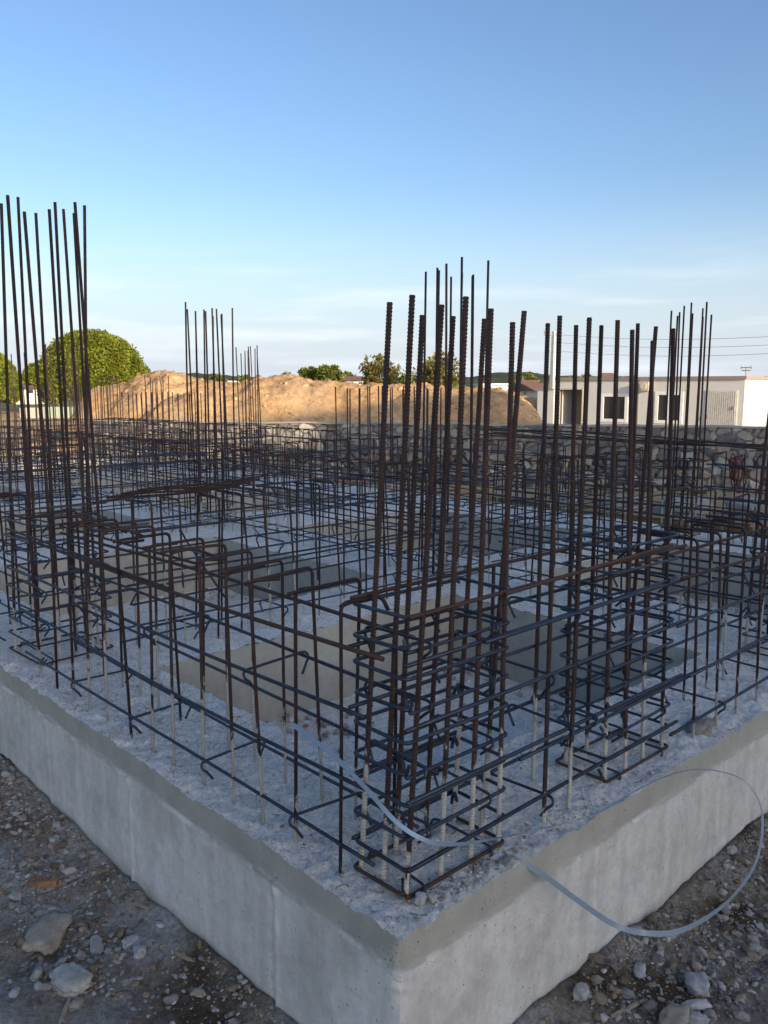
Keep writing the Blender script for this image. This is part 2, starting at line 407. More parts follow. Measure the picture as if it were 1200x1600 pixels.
bk = MB(); bk.box(6.99, .01, -.72, 7.012, 16, -.012); bk.box(.01, 15.99, -.72, 7.0, 16.012, -.012)
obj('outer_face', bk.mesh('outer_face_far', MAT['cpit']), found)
# top sheet follows the faces at its rim
FXj[0, :] = -ol[:, -1]; FYj[:, 0] = -orr[:, -1]
obj('rough_top', gridmesh('rough_top', FXj, FYj, FZ, MAT['ctop'], True, mask), found)
# pit walls, wavy at the rim like poured ones
V = []; F = []
def strip(P0, P1):
    n0 = max(2, int(np.linalg.norm(np.array(P1)-np.array(P0))/.06)); k = 9
    base = len(V)
    for i in range(n0+1):
        t = i/n0; x = P0[0]*(1-t)+P1[0]*t; y = P0[1]*(1-t)+P1[1]*t
        zt_ = float(topz(np.array([x]), np.array([y]))[0])
        for j in range(k+1):
            V.append((x, y, zt_+(-.56-zt_)*j/k))
    for i in range(n0):
        for j in range(k): F.append((base+i*(k+1)+j, base+i*(k+1)+j+1, base+(i+1)*(k+1)+j+1, base+(i+1)*(k+1)+j))
for a, b, c, d in PITS: strip((a, c), (b, c)); strip((b, c), (b, d)); strip((b, d), (a, d)); strip((a, d), (a, c))
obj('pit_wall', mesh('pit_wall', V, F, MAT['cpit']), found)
px_, py_ = np.meshgrid(axis([(.5, 7.0, .06)]), axis([(.5, 15.5, .08)]), indexing='ij')
pz = -.505+fbm(px_*3, py_*3, 0, 4, 51)*.02+fbm(px_*14, py_*14, 0, 3, 52)*.012
inp = np.zeros((px_.shape[0]-1, px_.shape[1]-1), bool)
pcx = (px_[:-1, :-1]+px_[1:, 1:])/2; pcy = (py_[:-1, :-1]+py_[1:, 1:])/2
for a, b, c, d in PITS: inp |= (pcx > a-.1) & (pcx < b+.1) & (pcy > c-.1) & (pcy < d+.1)
obj('pit_floor', gridmesh('pit_floor', px_, py_, pz, MAT['ctop'], True, inp), found)

# ------------------------------------------------------------------ rebar
def ribbed(L, r=.0082, pitch=.0105, n=8, z0=-.05):
    """a deformed bar standing up: radius swells at every rib, ribs run slightly askew"""
    V = []; F = []; k = int((L-z0)/pitch*2)
    for i in range(k+1):
        z = z0+(L-z0)*i/k; rr = r*(.9 if i % 2 else 1.12)
        for j in range(n):
            a = 2*math.pi*j/n; f = .88 if j in (0, n//2) else 1
            V.append((rr*math.cos(a)*f, rr*math.sin(a), z+(pitch*.45*math.sin(2*a) if 0 < i < k else 0)))
        if i:
            for j in range(n): F.append(((i-1)*n+j, (i-1)*n+(j+1) % n, i*n+(j+1) % n, i*n+j))
    F.append(tuple(range(n-1, -1, -1))); F.append(tuple(k*n+j for j in range(n)))
    return mesh('vertical_bar', V, F, MAT['rust'], False)
RIB1 = ribbed(1.0*1.73); RIB2 = ribbed(2.45, .0085)
def plainbar(L, r=.008, bend=.0, n=6):
    mb = MB(); k = 7; ph = R.uniform(0, 6.28)
    mb.tube([(bend*math.sin(ph)*(i/k)**2, bend*math.cos(ph)*(i/k)**2, -.05+(L+.05)*i/k) for i in range(k+1)], r, n)
    return mb.mesh('vertical_bar', MAT['rust'], True)
def hoop_mesh(w, d, r=.005, mat='steel', hook=True, seed=0):
    """closed link with rounded corners, two hook tails turned in at one corner"""
    q = random.Random(seed); mb = MB(); x, y = w/2, d/2
    j = lambda s=.004: q.uniform(-s, s)
    P = [(-x, -y+.01, 0), (-x, y, j()), (x, y, j()), (x, -y, j()), (-x, -y, j(.006)), (-x, -y+.05, .008)]
    mb.tube(fillet([(-x+.055, -y+.065, .006)] + P[1:1] + [(-x+.0, -y+.002, .004), (-x, y, j()), (x, y, j()), (x, -y, j()), (-x, -y, -.006), (-x+.065, -y+.05, -.004)], .022, 4), r, 6)
    return mb.mesh('stirrup', MAT[mat], True)
def cross_mesh(L, r=.005, mat='steel', seed=0):
    """S-tie: straight bar with a hook round the bar at each end"""
    q = random.Random(seed); mb = MB(); h = L/2
    def hook(s):
        return [(s*h, 0, 0), (s*(h+.018), .004, -.004), (s*(h+.022), .012, -.022), (s*(h+.004), .018, -.036), (s*(h-.02), .02, -.056-q.uniform(0, .02))]
    pts = list(reversed(hook(-1)))+hook(1)
    mb.tube(fillet(pts, .014, 3), r, 6); return mb.mesh('cross_tie', MAT[mat], True)
def u_mesh(w, h, r=.0055, seed=0):
    """tall inverted U stirrup: two legs let into the concrete, overlapping hooked top"""
    q = random.Random(seed); mb = MB(); x = w/2; dz = q.uniform(-.012, .012)
    top = [(-x, 0, -.05), (-x, 0, h*.5), (-x, q.uniform(-.01, .01), h), (x-.02, .006, h+dz), (x+q.uniform(.0, .05), .012, h+dz-.002)]
    mb.tube(fillet(top, .028, 5), r, 6)
    top2 = [(x, 0, -.05), (x, 0, h*.5), (x, q.uniform(-.01, .01), h-.006), (q.uniform(-.03, .05), .02, h-.006+q.uniform(-.01, .012)), (q.uniform(-.06, -.02), .05, h-.03-q.uniform(0, .02))]
    mb.tube(fillet(top2[:4] if q.random() < .75 else top2, .028, 5), r, 6)
    return mb.mesh('stirrup', MAT['rust'], True)

U_SET = [u_mesh(.25, .875, .0064, s) for s in range(7)]
XT = [cross_mesh(.262, .0052, 'steel', s) for s in range(3)]
LB = {}
def longbar(L, r, mat, seed):
    k = (round(L, 2), r, mat, seed % 4)
    if k not in LB:
        q = random.Random(seed % 4+int(L*100)); mb = MB(); n = max(6, int(L/.25)); a, b = q.uniform(-.009, .009), q.uniform(-.012, .012)
        p1, p2 = q.uniform(0, 6), q.uniform(0, 6)
        mb.tube([(L*i/n, a*math.sin(p1+i*L/n*2.1), b*math.sin(p2+i*L/n*1.6)) for i in range(n+1)], r, 6)
        LB[k] = mb.mesh('longitudinal_bar', MAT[mat], True)
    return LB[k]
ORD = ['nearest', 'second', 'third', 'fourth', 'fifth', 'sixth', 'seventh', 'eighth']
def beam(x0, y0, axis_, L, label, group='rebar beam cages tied over the foundation strips', near=False, u0=.1, top=True, lean=.02, ext=(.15, .15), step=.2):
    """ladder cage of U stirrups, bars on both faces and S-ties; runs +X (axis 0) or +Y (axis 1)"""
    rz = 0 if axis_ == 0 else math.pi/2
    t = thing('rebar_beam_cage', label, 'rebar cage', (x0, y0, 0), rz, group)
    k = 0; s = u0
    while top and s < L-.05:
        obj('stirrup', U_SET[R.randrange(7)], t, (s+R.uniform(-.018, .018), 0, R.uniform(-.012, .004)), (R.uniform(-lean, lean), R.uniform(-lean, lean)*1.3, math.pi/2+R.uniform(-.1, .1)))
        s += step; k += 1
    for side in (-1, 1):
        for lv, z in enumerate((.10, .315, .535, .735) if near else (.10, .315, .535, .735, .42)):
            a = -R.uniform(*sorted((.02, ext[0]+.05))); b = L+R.uniform(*sorted((.02, ext[1]+.05)))
            mt = 'rustplain' if lv == 3 and near else 'steel'
            obj('longitudinal_bar', longbar(b-a, .0068 if lv < 3 else .0074, mt, R.randrange(9)), t, (a, side*(.128+R.uniform(0, .006)), z+R.uniform(-.018, .018)), (0, R.uniform(-.006, .006), R.uniform(-.003, .003)))
            if lv == 3 and near:
                c = R.uniform(.3, .6)*L
                obj('longitudinal_bar', longbar(L-c+.2, .0062, mt, R.randrange(9)), t, (c, side*.142, z+.012))
    for lv, z in ((0, .10), (2, .535)):
        s = .35+R.uniform(-.1, .1)+(.0 if lv == 0 else .12)
        while s < L-.1:
            obj('cross_tie', XT[R.randrange(3)], t, (s, 0, z+.005), (0, 0, math.pi/2+R.uniform(-.12, .12)))
            s += .62+R.uniform(-.08, .08)
    return t

# column cages
def column(x, y, sx, sy, label, bars, ztop, nh=10, hz=.095, group='rebar column cages', ribs=None, bmesh_=None, cover=.0, fan=.03, hr=.005, xt=True, first_rust=True):
    t = thing('rebar_column_cage', label, 'rebar cage', (x, y, 0), 0, group)
    for i, b in enumerate(bars):
        (bx, by), tp = b[0], b[1]
        if tp is None: tp = (bx+R.uniform(-fan, fan), by+R.uniform(-fan, fan), ztop+R.uniform(-.07, .07))
        d = Vector((tp[0]-bx, tp[1]-by, tp[2])); L = d.length
        me = ribs if ribs else bmesh_; base = (1.73 if ribs is RIB1 else 2.45) if ribs else ztop
        e = d.to_track_quat('Z', 'Y').to_euler()
        obj('vertical_bar', me, t, (bx-x, by-y, 0), e, (1, 1, L/base))
    for k in range(nh):
        z = .02+k*hz+R.uniform(-.008, .008)
        hm = HOOPS.setdefault((round(sx, 2), round(sy, 2), k % 3, k == 0), None) or hoop_mesh(sx+.024, sy+.024, hr, 'rustplain' if k == 0 and first_rust else 'steel', True, k % 3+int(sx*100))
        HOOPS[(round(sx, 2), round(sy, 2), k % 3, k == 0)] = hm
        obj('stirrup', hm, t, (R.uniform(-.004, .004), R.uniform(-.004, .004), z), (R.uniform(-.012, .012), R.uniform(-.012, .012), R.uniform(-.02, .02)+(math.pi if k % 2 else 0)))
        if xt and k % 2 == 0:
            L = min(sx, sy)
            cm = CT.setdefault(round(L, 2), None) or cross_mesh(L+.02, .0048, 'steel', 1); CT[round(L, 2)] = cm
            for fx_ in ((-.17, .17) if max(sx, sy) > .4 else (0,)):
                off = (fx_*max(sx, sy)/.5, 0) if sx > sy else (0, fx_*max(sx, sy)/.5)
                obj('cross_tie', cm, t, (off[0], off[1], z+.012), (0, 0, (math.pi/2 if sx > sy else 0)+R.uniform(-.1, .1)))
    return t
HOOPS = {}; CT = {}
BA = [((.14,.32),(.204,.26,1.741)), ((.14,.22),(.199,.165,1.753)), ((.29,.32),(.345,.268,1.714)), ((.14,.12),(.204,.06,1.72)), ((.43,.32),(.483,.271,1.719)),
      ((.29,.12),(.329,.084,1.752)), ((.57,.32),(.627,.267,1.719)), ((.43,.12),(.454,.097,1.728)), ((.57,.12),(.577,.114,1.697)), ((.575,.2),(.665,.139,1.737))]
column(.355, .22, .44, .21, 'stout cage of thick ribbed bars standing at the near corner of the slab', BA, 1.73, 10, .094, ribs=RIB1, hr=.0062)
BB = [((1.246,.322),(1.236,.335,1.733)), ((1.394,.322),(1.394,.327,1.74)), ((1.22,.127),(1.202,.139,1.738)), ((1.36,.123),(1.309,.143,1.71)),
      ((1.63,.29),(1.582,.281,1.754)), ((1.50,.127),(1.512,.174,1.68)), ((1.655,.31),(1.696,.266,1.747)), ((1.655,.127),(1.655,.168,1.732))]
column(1.44, .225, .46, .21, 'ribbed column cage on the right-hand slab edge, just right of the corner cage', BB, 1.73, 11, .09, ribs=RIB1, hr=.0058)
BC = [((.16,3.36),(.245,3.369,2.491)), ((.155,2.984),(.146,2.992,2.459)), ((.30,3.36),(.36,3.433,2.551)), ((.27,2.984),(.245,3.048,2.401)), ((.42,3.36),(.429,3.369,2.466)),
      ((.36,2.984),(.34,2.96,2.413)), ((.53,3.37),(.536,3.358,2.538)), ((.46,2.984),(.49,3.139,2.461)), ((.16,3.18),(.67,3.419,2.552)), ((.55,2.984),(.537,3.095,2.497)), ((.55,3.25),(.686,3.309,2.534))]
BC[8] = ((.55, 3.12), (.66, 3.40, 2.50))
column(.355, 3.17, .41, .40, 'tallest column cage, at the left photo edge, reaching high into the sky', BC, 2.45, 10, .094, ribs=RIB2, hr=.0055)

def rect_bars(x, y, sx, sy, nx, ny):
    o = []
    for i in range(nx):
        for s in (-1, 1): o.append(((x-sx/2+sx*i/(nx-1), y+s*sy/2), None))
    for j in range(1, ny-1):
        for s in (-1, 1): o.append(((x+s*sx/2, y-sy/2+sy*j/(ny-1)), None))
    return o
def col2(x, y, sx, sy, nx, ny, zt, label, r=.0092, **k):
    pm = plainbar(zt, r, .02)
    return column(x, y, sx, sy, label, rect_bars(x, y, sx, sy, nx, ny), zt, bmesh_=pm, **k)
col2(3.50, 3.0, .30, .38, 3, 4, 2.42, 'thin-barred tall column cage directly behind the near corner cage, rising above it', fan=.03)
col2(3.42, .33, .46, .24, 4, 2, 1.56, 'dark rebar column cage cut off by the right edge of the photo')
col2(3.47, 6.58, .44, .24, 5, 3, 2.35, 'tall column cage left of the photo centre, in front of the highest soil mound', fan=.035)
col2(6.56, 2.60, .24, .30, 3, 4, 2.27, 'tall slim rebar column cage in front of the white site office', fan=.03)
col2(6.55, 10.35, .24, .30, 3, 4, 2.14, 'shorter far column cage against the dip between the two soil mounds', fan=.04)
col2(3.42, 10.4, .42, .26, 3, 3, 2.12, 'far column cage whose tips cross the crown of the big round pine', fan=.04)
col2(3.42, 12.55, .42, .26, 3, 3, 2.10, 'far column cage in front of the pine cut off by the photo edge', fan=.04)
col2(6.56, 13.6, .26, .42, 3, 3, 1.7, 'low far column cage near the back slab edge, left of the stone wall', fan=.03)

# tall starter bars between the two near cages
t = thing('rebar_wall_cage', 'open mesh of tall ribbed bars and long horizontals linking the two near column cages', 'rebar cage', (0, 0, 0))
for (b, tp) in [((.793,.10),(.801,.102,1.728)), ((.935,.095),(.927,.075,1.728)), ((1.03,.325),(1.03,.314,1.728))]:
    d = Vector((tp[0]-b[0], tp[1]-b[1], tp[2])); obj('vertical_bar', RIB1, t, (b[0], b[1], 0), d.to_track_quat('Z', 'Y').to_euler(), (1, 1, d.length/1.73))
um = [MB() for _ in range(3)]
for (x, y) in ((.76, .325),): obj('vertical_bar', RIB1, t, (x, y, 0), (0, .01, 0), (.8, .8, .51))
for y, zs in ((.098, (.10, .315, .535, .72, .86)), (.345, (.10, .315, .535, .72, .87))):
    for k, z in enumerate(zs):
        mt = 'rustplain' if k == 4 else 'steel'
        obj('longitudinal_bar', longbar(1.62, .0072, mt, k), t, (.12, y, z), (0, R.uniform(-.006, .006), R.uniform(-.004, .004)))
        if k in (3, 4) and y < .2: obj('longitudinal_bar', longbar(1.05, .0072, mt, k+1), t, (.13+.1*k, y-.016, z+.014), (0, -.004, .0))
        if k == 1 and y < .2: obj('longitudinal_bar', longbar(1.2, .0065, 'steel', k+2), t, (.62, y-.014, z-.012), (0, .004, .0))
for z, x in ((.10, .80), (.32, .93), (.54, .80), (.74, .93), (.32, 1.08)):
    obj('cross_tie', XT[0], t, (x, .222, z), (0, 0, math.pi/2+R.uniform(-.08, .08)))

G1 = 'rebar beam cages along the slab edge'
beam(.205, .30, 1, 2.60, 'beam cage of inverted U stirrups along the left slab edge beside the corner cage', near=True, u0=.07, lean=.03)
beam(1.78, .205, 0, 1.35, 'rebar beam cage of inverted U stirrups along the right-hand slab edge', near=True, u0=.08)
beam(.205, 3.45, 1, 3.0, 'rebar beam cage at the left photo edge beyond the tallest column cage')
beam(3.7, .205, 0, 2.7, 'rebar beam cage at the right photo edge beyond the cut-off column cage')
names_y = {3.42: 'middle strip running away leftward', 6.52: 'far strip before the stone wall'}
segsY = {3.42: [(.55, 1.95), (3.2, 3.3), (6.95, 3.2), (10.65, 1.7), (12.8, 2.9)], 6.52: [(.3, 1.95), (3.0, 2.9), (8.0, 2.1), (10.7, 2.7), (13.9, 1.9)]}
for xx, sg in segsY.items():
    for i, (a, L) in enumerate(sg):
        beam(xx, a, 1, L, '%s beam cage of the %s' % (ORD[i], names_y[xx]), lean=.035)
names_x = {2.86: 'first cross strip behind the near pit', 6.3: 'second cross strip', 9.45: 'third cross strip', 12.45: 'fourth cross strip', 15.6: 'last cross strip at the back of the slab'}
for yy in (2.86, 6.3, 9.45, 12.45, 15.6):
    for i, (a, L) in enumerate([(.62 if yy < 3 else .4, 2.6), (3.85, 2.4)]):
        beam(a, yy, 0, L, '%s rebar beam cage over the %s' % ('left-hand' if i == 0 else 'right-hand', names_x[yy]), lean=.035)

# starter bars for shear walls: rows of thin rusty bars
def starter_row(x, y, L, n, zt, label, dbl=.2, axis_=1):
    t = thing('starter_bar_row', label, 'rebar row', (x, y, 0), math.pi/2 if axis_ else 0, 'rows of thin rusty starter bars')
    ms = [plainbar(zt, .0092, .01) for _ in range(3)]
    for i in range(n):
        for s in (0, 1):
            obj('vertical_bar', ms[R.randrange(3)], t, (L*i/(n-1)+R.uniform(-.02, .02)+s*.03, s*dbl, 0), (R.uniform(-.012, .012), R.uniform(-.012, .012), 0), (1, 1, R.uniform(.985, 1.02)))
    for z in (.12, .3, .48, .66, .84):
        for s in (0, 1): obj('longitudinal_bar', longbar(L+.2, .006, 'steel', int(z*10)), t, (-.1, s*(dbl+.02)-.01, z))
starter_row(6.62, 6.05, 1.85, 9, 1.50, 'row of thin starter bars near the photo centre against the orange soil bank')
starter_row(6.62, 12.05, 2.9, 15, 1.40, 'long even row of thin rusty starter bars in front of the highest soil mound')
starter_row(4.6, 15.62, 1.7, 10, 1.5, 'row of thin rusty starter bars over the back edge of the slab', axis_=0)
starter_row(3.5, 13.6, 1.5, 8, 1.45, 'row of thin rusty starter bars at the far left below the round pine')
starter_row(6.62, 15.3, .6, 5, 1.75, 'short cluster of starter bars just left of the stone wall end')

# bundle of bars lying over the second cross cage and a leaning bar in the second pit
lb = MB()
for k in range(4): lb.tube([(.1*k+i*.24, .015*k+.03*math.sin(i+k), .012*k+.006*math.sin(i*2)) for i in range(5)], .007, 6)
tagit(obj('loose_rebar', lb.mesh('loose_rebar', MAT['rustplain']), None, (.40, 2.74, .90), (0, 0, .10)), 'loose bundle of rusty bars lying on top of the stirrups beside the tallest cage', 'rebar')
lb = MB(); lb.tube(fillet([(0, 0, 0), (.02, .3, .5), (.0, .36, .62), (-.12, .38, .63)], .04), .009, 6)
tagit(obj('loose_rebar', lb.mesh('loose_rebar_b', MAT['steel']), None, (2.35, 4.6, -.3), (0, 0, 1.2)), 'single bent bar leaning up out of the second pit', 'rebar')
lb = MB()
for k in range(7): lb.tube([(i*.8, .06*k+.04*math.sin(i*1.3+k), .02*(k % 3)+.03*math.sin(i+k*2)) for i in range(7)], .008, 5)
tagit(obj('loose_rebar', lb.mesh('loose_rebar_c', MAT['rustplain']), None, (6.6, .8, .93), (0, 0, 1.45)), 'long loose bars laid across the cage tops in front of the yellow boards', 'rebar')

# ------------------------------------------------------------------ plastic strap
SP = [(.03,.516,.453),(.03,.322,.417),(.035,.176,.361),(.06,.077,.289),(.146,.045,.214),(.27,.045,.153),(.423,.04,.11),(.62,0,.083),(.862,-.06,.072),(1.08,-.1,.104),(1.258,-.15,.123),
      (1.362,-.22,.123),(1.452,-.3,.084),(1.47,-.36,.009),(1.408,-.4,-.063),(1.314,-.42,-.138),(1.17,-.42,-.183),(1.075,-.38,-.241),(.976,-.32,-.283),(.876,-.26,-.272),(.811,-.18,-.252),(.703,-.1,-.15),(.606,-.04,-.052),(.532,.02,.012)]
def catmull(P, k=6):
    P = [Vector(p) for p in P]; P = [P[0]*2-P[1]]+P+[P[-1]*2-P[-2]]; out = []
    for i in range(1, len(P)-2):
        for j in range(k):
            t = j/k; a, b, c, d = P[i-1:i+3]
            out.append(.5*((2*b)+(c-a)*t+(2*a-5*b+4*c-d)*t*t+(3*b-a-3*c+d)*t**3))
    out.append(P[-2]); return out
cp = catmull(SP); V = []; F = []; w = .0088
cen = Vector((.95, -.15, -.05))
for i, p in enumerate(cp):
    t = (cp[min(i+1, len(cp)-1)]-cp[max(0, i-1)]).normalized(); f = i/len(cp)
    vd = (p-CAM.location).normalized(); s1 = t.cross(vd).normalized(); ang = rad(float(np.interp(f, [0, .12, .22, .3, .5, .6, .7, .8, 1], [40, 45, 66, 82, 80, 66, 68, 10, 0])))
    side = (s1*math.cos(ang)+vd*math.sin(ang)); side = (side-t*side.dot(t)).normalized(); nrm = side.cross(t)*.0004
    for q in (p+side*w+nrm, p-side*w+nrm, p-side*w-nrm, p+side*w-nrm): V.append(tuple(q))
    if i:
        a = (i-1)*4; b = i*4
        for k in range(4): F.append((a+k, a+(k+1) % 4, b+(k+1) % 4, b+k))
F += [(3, 2, 1, 0), tuple(len(V)-4+k for k in range(4))]
ms = M('pale_blue_plastic_strap', .3, 0, .5); ms.color((.27, .35, .43)); ms.b.inputs['Transmission Weight'].default_value = .25
tagit(obj('plastic_strap', mesh('plastic_strap', V, F, ms.m, False)), 'pale blue plastic packing strap looping from the corner cage out over the slab edge', 'strap')

# ------------------------------------------------------------------ stones, gravel, scrap
ICO_V = []; _p = (1+5**.5)/2
for a, b in ((1, _p), (-1, _p), (1, -_p), (-1, -_p)): ICO_V += [(0, a, b), (a, b, 0), (b, 0, a)]
ICO_V = np.array(ICO_V)/math.hypot(1, _p)
from itertools import combinations
_e = {(i, j) for i, j in combinations(range(12), 2) if np.linalg.norm(ICO_V[i]-ICO_V[j]) < 1.06}
ICO_F = []
for i, j, k in combinations(range(12), 3):
    if (i, j) in _e and (j, k) in _e and (i, k) in _e:
        n = np.cross(ICO_V[j]-ICO_V[i], ICO_V[k]-ICO_V[i])
        ICO_F.append((i, j, k) if n@ICO_V[i] > 0 else (i, k, j))
ICO_F = np.array(ICO_F)
def subdiv(V, F, n):
    V = [np.array(v) for v in V]; F = [tuple(f) for f in F]
    for _ in range(n):
        c = {}; N = []
        def mid(a, b):
            k = (min(a, b), max(a, b))
            if k not in c: m = V[a]+V[b]; V.append(m/np.linalg.norm(m)); c[k] = len(V)-1
            return c[k]
        for a, b, d in F:
            x, y, z = mid(a, b), mid(b, d), mid(a, d); N += [(a, x, z), (x, b, y), (z, y, d), (x, y, z)]
        F = N
    return np.array(V), np.array(F)
S1V, S1F = subdiv(ICO_V, ICO_F, 1); S2V, S2F = subdiv(ICO_V, ICO_F, 3)
def rot3(r):
    q = r.normal(size=4); q /= np.linalg.norm(q); w_, x, y, z = q
    return np.array([[1-2*(y*y+z*z), 2*(x*y-z*w_), 2*(x*z+y*w_)], [2*(x*y+z*w_), 1-2*(x*x+z*z), 2*(y*z-x*w_)], [2*(x*z-y*w_), 2*(y*z+x*w_), 1-2*(x*x+y*y)]])
STONE_C = np.array([(.28, .275, .265), (.36, .35, .335), (.22, .205, .18), (.26, .215, .165), (.42, .41, .40), (.18, .145, .105), (.31, .28, .235)])
def scatter(name, pts, sizes, mat, flat=.65, base=0, seed=1, cols=STONE_C, sub=False):
    r = np.random.RandomState(seed); BV, BF = (S1V, S1F) if sub else (ICO_V, ICO_F); Vs = []; Fs = []; Cs = []; n = 0
    for (x, y, z), s in zip(pts, sizes):
        v = BV*(1+r.uniform(-.28, .28, (len(BV), 1))); v = v*np.array([1, r.uniform(.6, 1), r.uniform(.4, .8)])
        v = v@rot3(r).T; v[:, 2] *= flat; v = v*s+np.array([x, y, z]); Vs.append(v); Fs.append(BF+n); n += len(v)
        Cs.append(np.repeat((cols[r.randint(len(cols))]*r.uniform(.75, 1.2))[None], len(v), 0))
    return mesh(name, np.concatenate(Vs), np.concatenate(Fs).tolist(), mat, False, np.concatenate(Cs))
def gz_at(x, y): return float(gheight(np.array([float(x)]), np.array([float(y)]))[0])
pts = []; sz = []
def clump(x, y): return float(vnoise(np.array([x*3.1]), np.array([y*3.1]), 0, 77)[0])*.5+.5
n = 0
while n < 30000:
    if n % 2: x, y = -abs(R.gauss(0, .5))-.0, R.uniform(-.3, 4.2)
    else: x, y = R.uniform(-.2, 5), -abs(R.gauss(0, .5))
    if x < -1.4 or y < -1.4 or R.random() > clump(x, y)**1.3*1.3: continue
    s = min(.034, (.0019 if n % 3 else .0036)*math.exp(abs(R.gauss(0, .85)))); 
    if x > -.02 and y > -.02: continue
    pts.append((x-.016 if x < 0 else x, y-.016 if y < 0 else y, 0)); sz.append(s); n += 1
zz = gheight(np.array([p[0] for p in pts]), np.array([p[1] for p in pts]))
pts = [(p[0], p[1], float(z)+s*.25) for p, z, s in zip(pts, zz, sz)]
tagit(obj('gravel', scatter('gravel', pts, sz, MAT['stone'], .7)), kind='stuff')
pts = []; sz = []
for cx_, cy_, sx_, sy_, n_ in ((-.42, 1.25, .12, .22, 90), (-.25, 1.25, .1, .25, 60), (-.3, 2.3, .2, .5, 90), (1.0, -.33, .2, .1, 80), (1.6, -.4, .35, .12, 70), (2.6, -.3, .5, .15, 60)):
    for _ in range(n_):
        x, y = R.gauss(cx_, sx_), R.gauss(cy_, sy_)
        if (x > -.04 and y > -.04): continue
        s_ = .008*math.exp(abs(R.gauss(0, .5))); pts.append((x, y, gz_at(x, y)+s_*.15)); sz.append(min(s_, .03))
tagit(obj('rubble', scatter('rubble', pts, sz, MAT['stone'], .6, seed=9, sub=True)), kind='stuff')
# crumbs of concrete on the slab top and pit floors
pts = []; sz = []
for _ in range(2600):
    if R.random() < .5: x, y = R.uniform(0, .6), R.uniform(0, 4)
    else: x, y = R.uniform(0, 4), R.uniform(0, .6)
    if R.random() > clump(x*1.5+9, y*1.5)**2*1.6: continue
    pts.append((x, y, 0)); sz.append(.0025*math.exp(abs(R.gauss(0, .6))))
for _ in range(220): pts.append((.25+R.gauss(.1, .12), abs(R.gauss(.05, .05))+.015, 0)); sz.append(R.uniform(.003, .009))
for _ in range(160): pts.append((R.gauss(.75, .2), .03+abs(R.gauss(0, .06)), 0)); sz.append(R.uniform(.003, .009))
zz = topz(np.array([p[0] for p in pts]), np.array([p[1] for p in pts]))
pts = [(p[0], p[1], float(z)+s*.3) for p, z, s in zip(pts, zz, sz)]
for _ in range(500):
    c, d = R.choice([(2.8, 2.3), (5.9, 2.1), (2.8, 5.5), (.8, .9), (1.4, 2.3), (2.8, 1.2)]); x, y = R.gauss(c, .25), R.gauss(d, .25)
    if any(a+.03 < x < b-.03 and e+.03 < y < f-.03 for a, b, e, f in PITS): pts.append((x, y, -.49)); sz.append(R.uniform(.005, .03))
tagit(obj('concrete_crumbs', scatter('concrete_crumbs', pts, sz, MAT['stone'], .7, cols=STONE_C*1.65)), kind='stuff')
# bits of tie wire
mb = MB()
for _ in range(300):
    if R.random() < .55: x, y = R.uniform(.02, .58), R.uniform(.05, 3.6)
    else: x, y = R.uniform(.05, 3.4), R.uniform(.02, .58)
    z = float(topz(np.array([x]), np.array([y]))[0]); a = R.uniform(0, 6.3); P = []; L = R.uniform(.008, .022); k = R.uniform(-.9, .9)
    for i in range(6): P.append((x, y, z+.004+.006*math.sin(i*1.1)*R.random())); x += L*math.cos(a)*.6; y += L*math.sin(a)*.6; a += k
    mb.tube(P, .0009, 4, False)
for _ in range(70):
    x, y = R.choice([(-.25, 1.5), (.8, -.3), (1.4, -.3), (-.3, 2.4)]); x += R.gauss(0, .15); y += R.gauss(0, .4)
    if x > -.03 and y > -.03: continue
    z = gz_at(x, y); a = R.uniform(0, 6.3); P = []; k = R.uniform(-.5, .5); L = R.uniform(.01, .03)
    for i in range(7): P.append((x, y, z+.012)); x += L*math.cos(a); y += L*math.sin(a); a += k
    mb.tube(P, .0011, 4, False)
tagit(obj('tie_wire', mb.mesh('tie_wire', MAT['rustplain'])), kind='stuff')

def rock(name, x, y, z, sx, sy, sz_, rz, col, label, seed, cat='stone', tilt=0):
    v = S2V.copy()
    v = np.sign(v)*np.abs(v)**.72
    n_ = fbm(v[:, 0]*1.3+seed*3, v[:, 1]*1.3, v[:, 2]*1.3, 4, seed)*.42+fbm(v[:, 0]*5+seed, v[:, 1]*5, v[:, 2]*5, 3, seed+3)*.12
    v = v*(1+n_[:, None])*np.array([sx, sy, sz_])
    c = np.repeat(np.array(col)[None], len(v), 0)*(1+.25*fbm(v[:, 0]*20, v[:, 1]*20, v[:, 2]*20, 3, seed)[:, None])
    o = obj(name, mesh(name, v, S2F.tolist(), MAT['stone'], True, c), None, (x, y, z), (tilt, tilt*.5, rz))
    return tagit(o, label, cat)
g = lambda x, y: gz_at(x, y)
rock('stone_slab', -.405, 1.52, g(-.405, 1.52)+.012, .12, .07, .024, .8, (.36, .32, .25), 'large flat beige slab of broken rock at the left photo edge', 3)
rock('stone_slab', -.46, 1.175, g(-.46, 1.175)+.015, .075, .06, .024, 1.9, (.40, .39, .36), 'pale crumbled lump of rock below the large flat beige slab', 4)
rock('stone_slab', -.30, 1.33, g(-.3, 1.33)+.008, .05, .025, .012, 1.2, (.40, .40, .39), 'thin pale sliver of rock beside the crumbled lump', 5)
rock('stone', -.20, 1.25, g(-.2, 1.25)+.012, .034, .022, .02, .2, (.36, .37, .38), 'pointed light grey stone midway between the slabs and the concrete face', 6)
rock('stone', -.21, 1.16, g(-.21, 1.16)+.012, .026, .024, .02, 1.2, (.33, .34, .36), 'rounded grey stone just below the pointed light grey one', 7)
rock('stone', 1.12, -.33, g(1.12, -.33)+.025, .045, .038, .033, .7, (.38, .39, .40), 'largest pale angular stone in the rubble at lower right', 8)
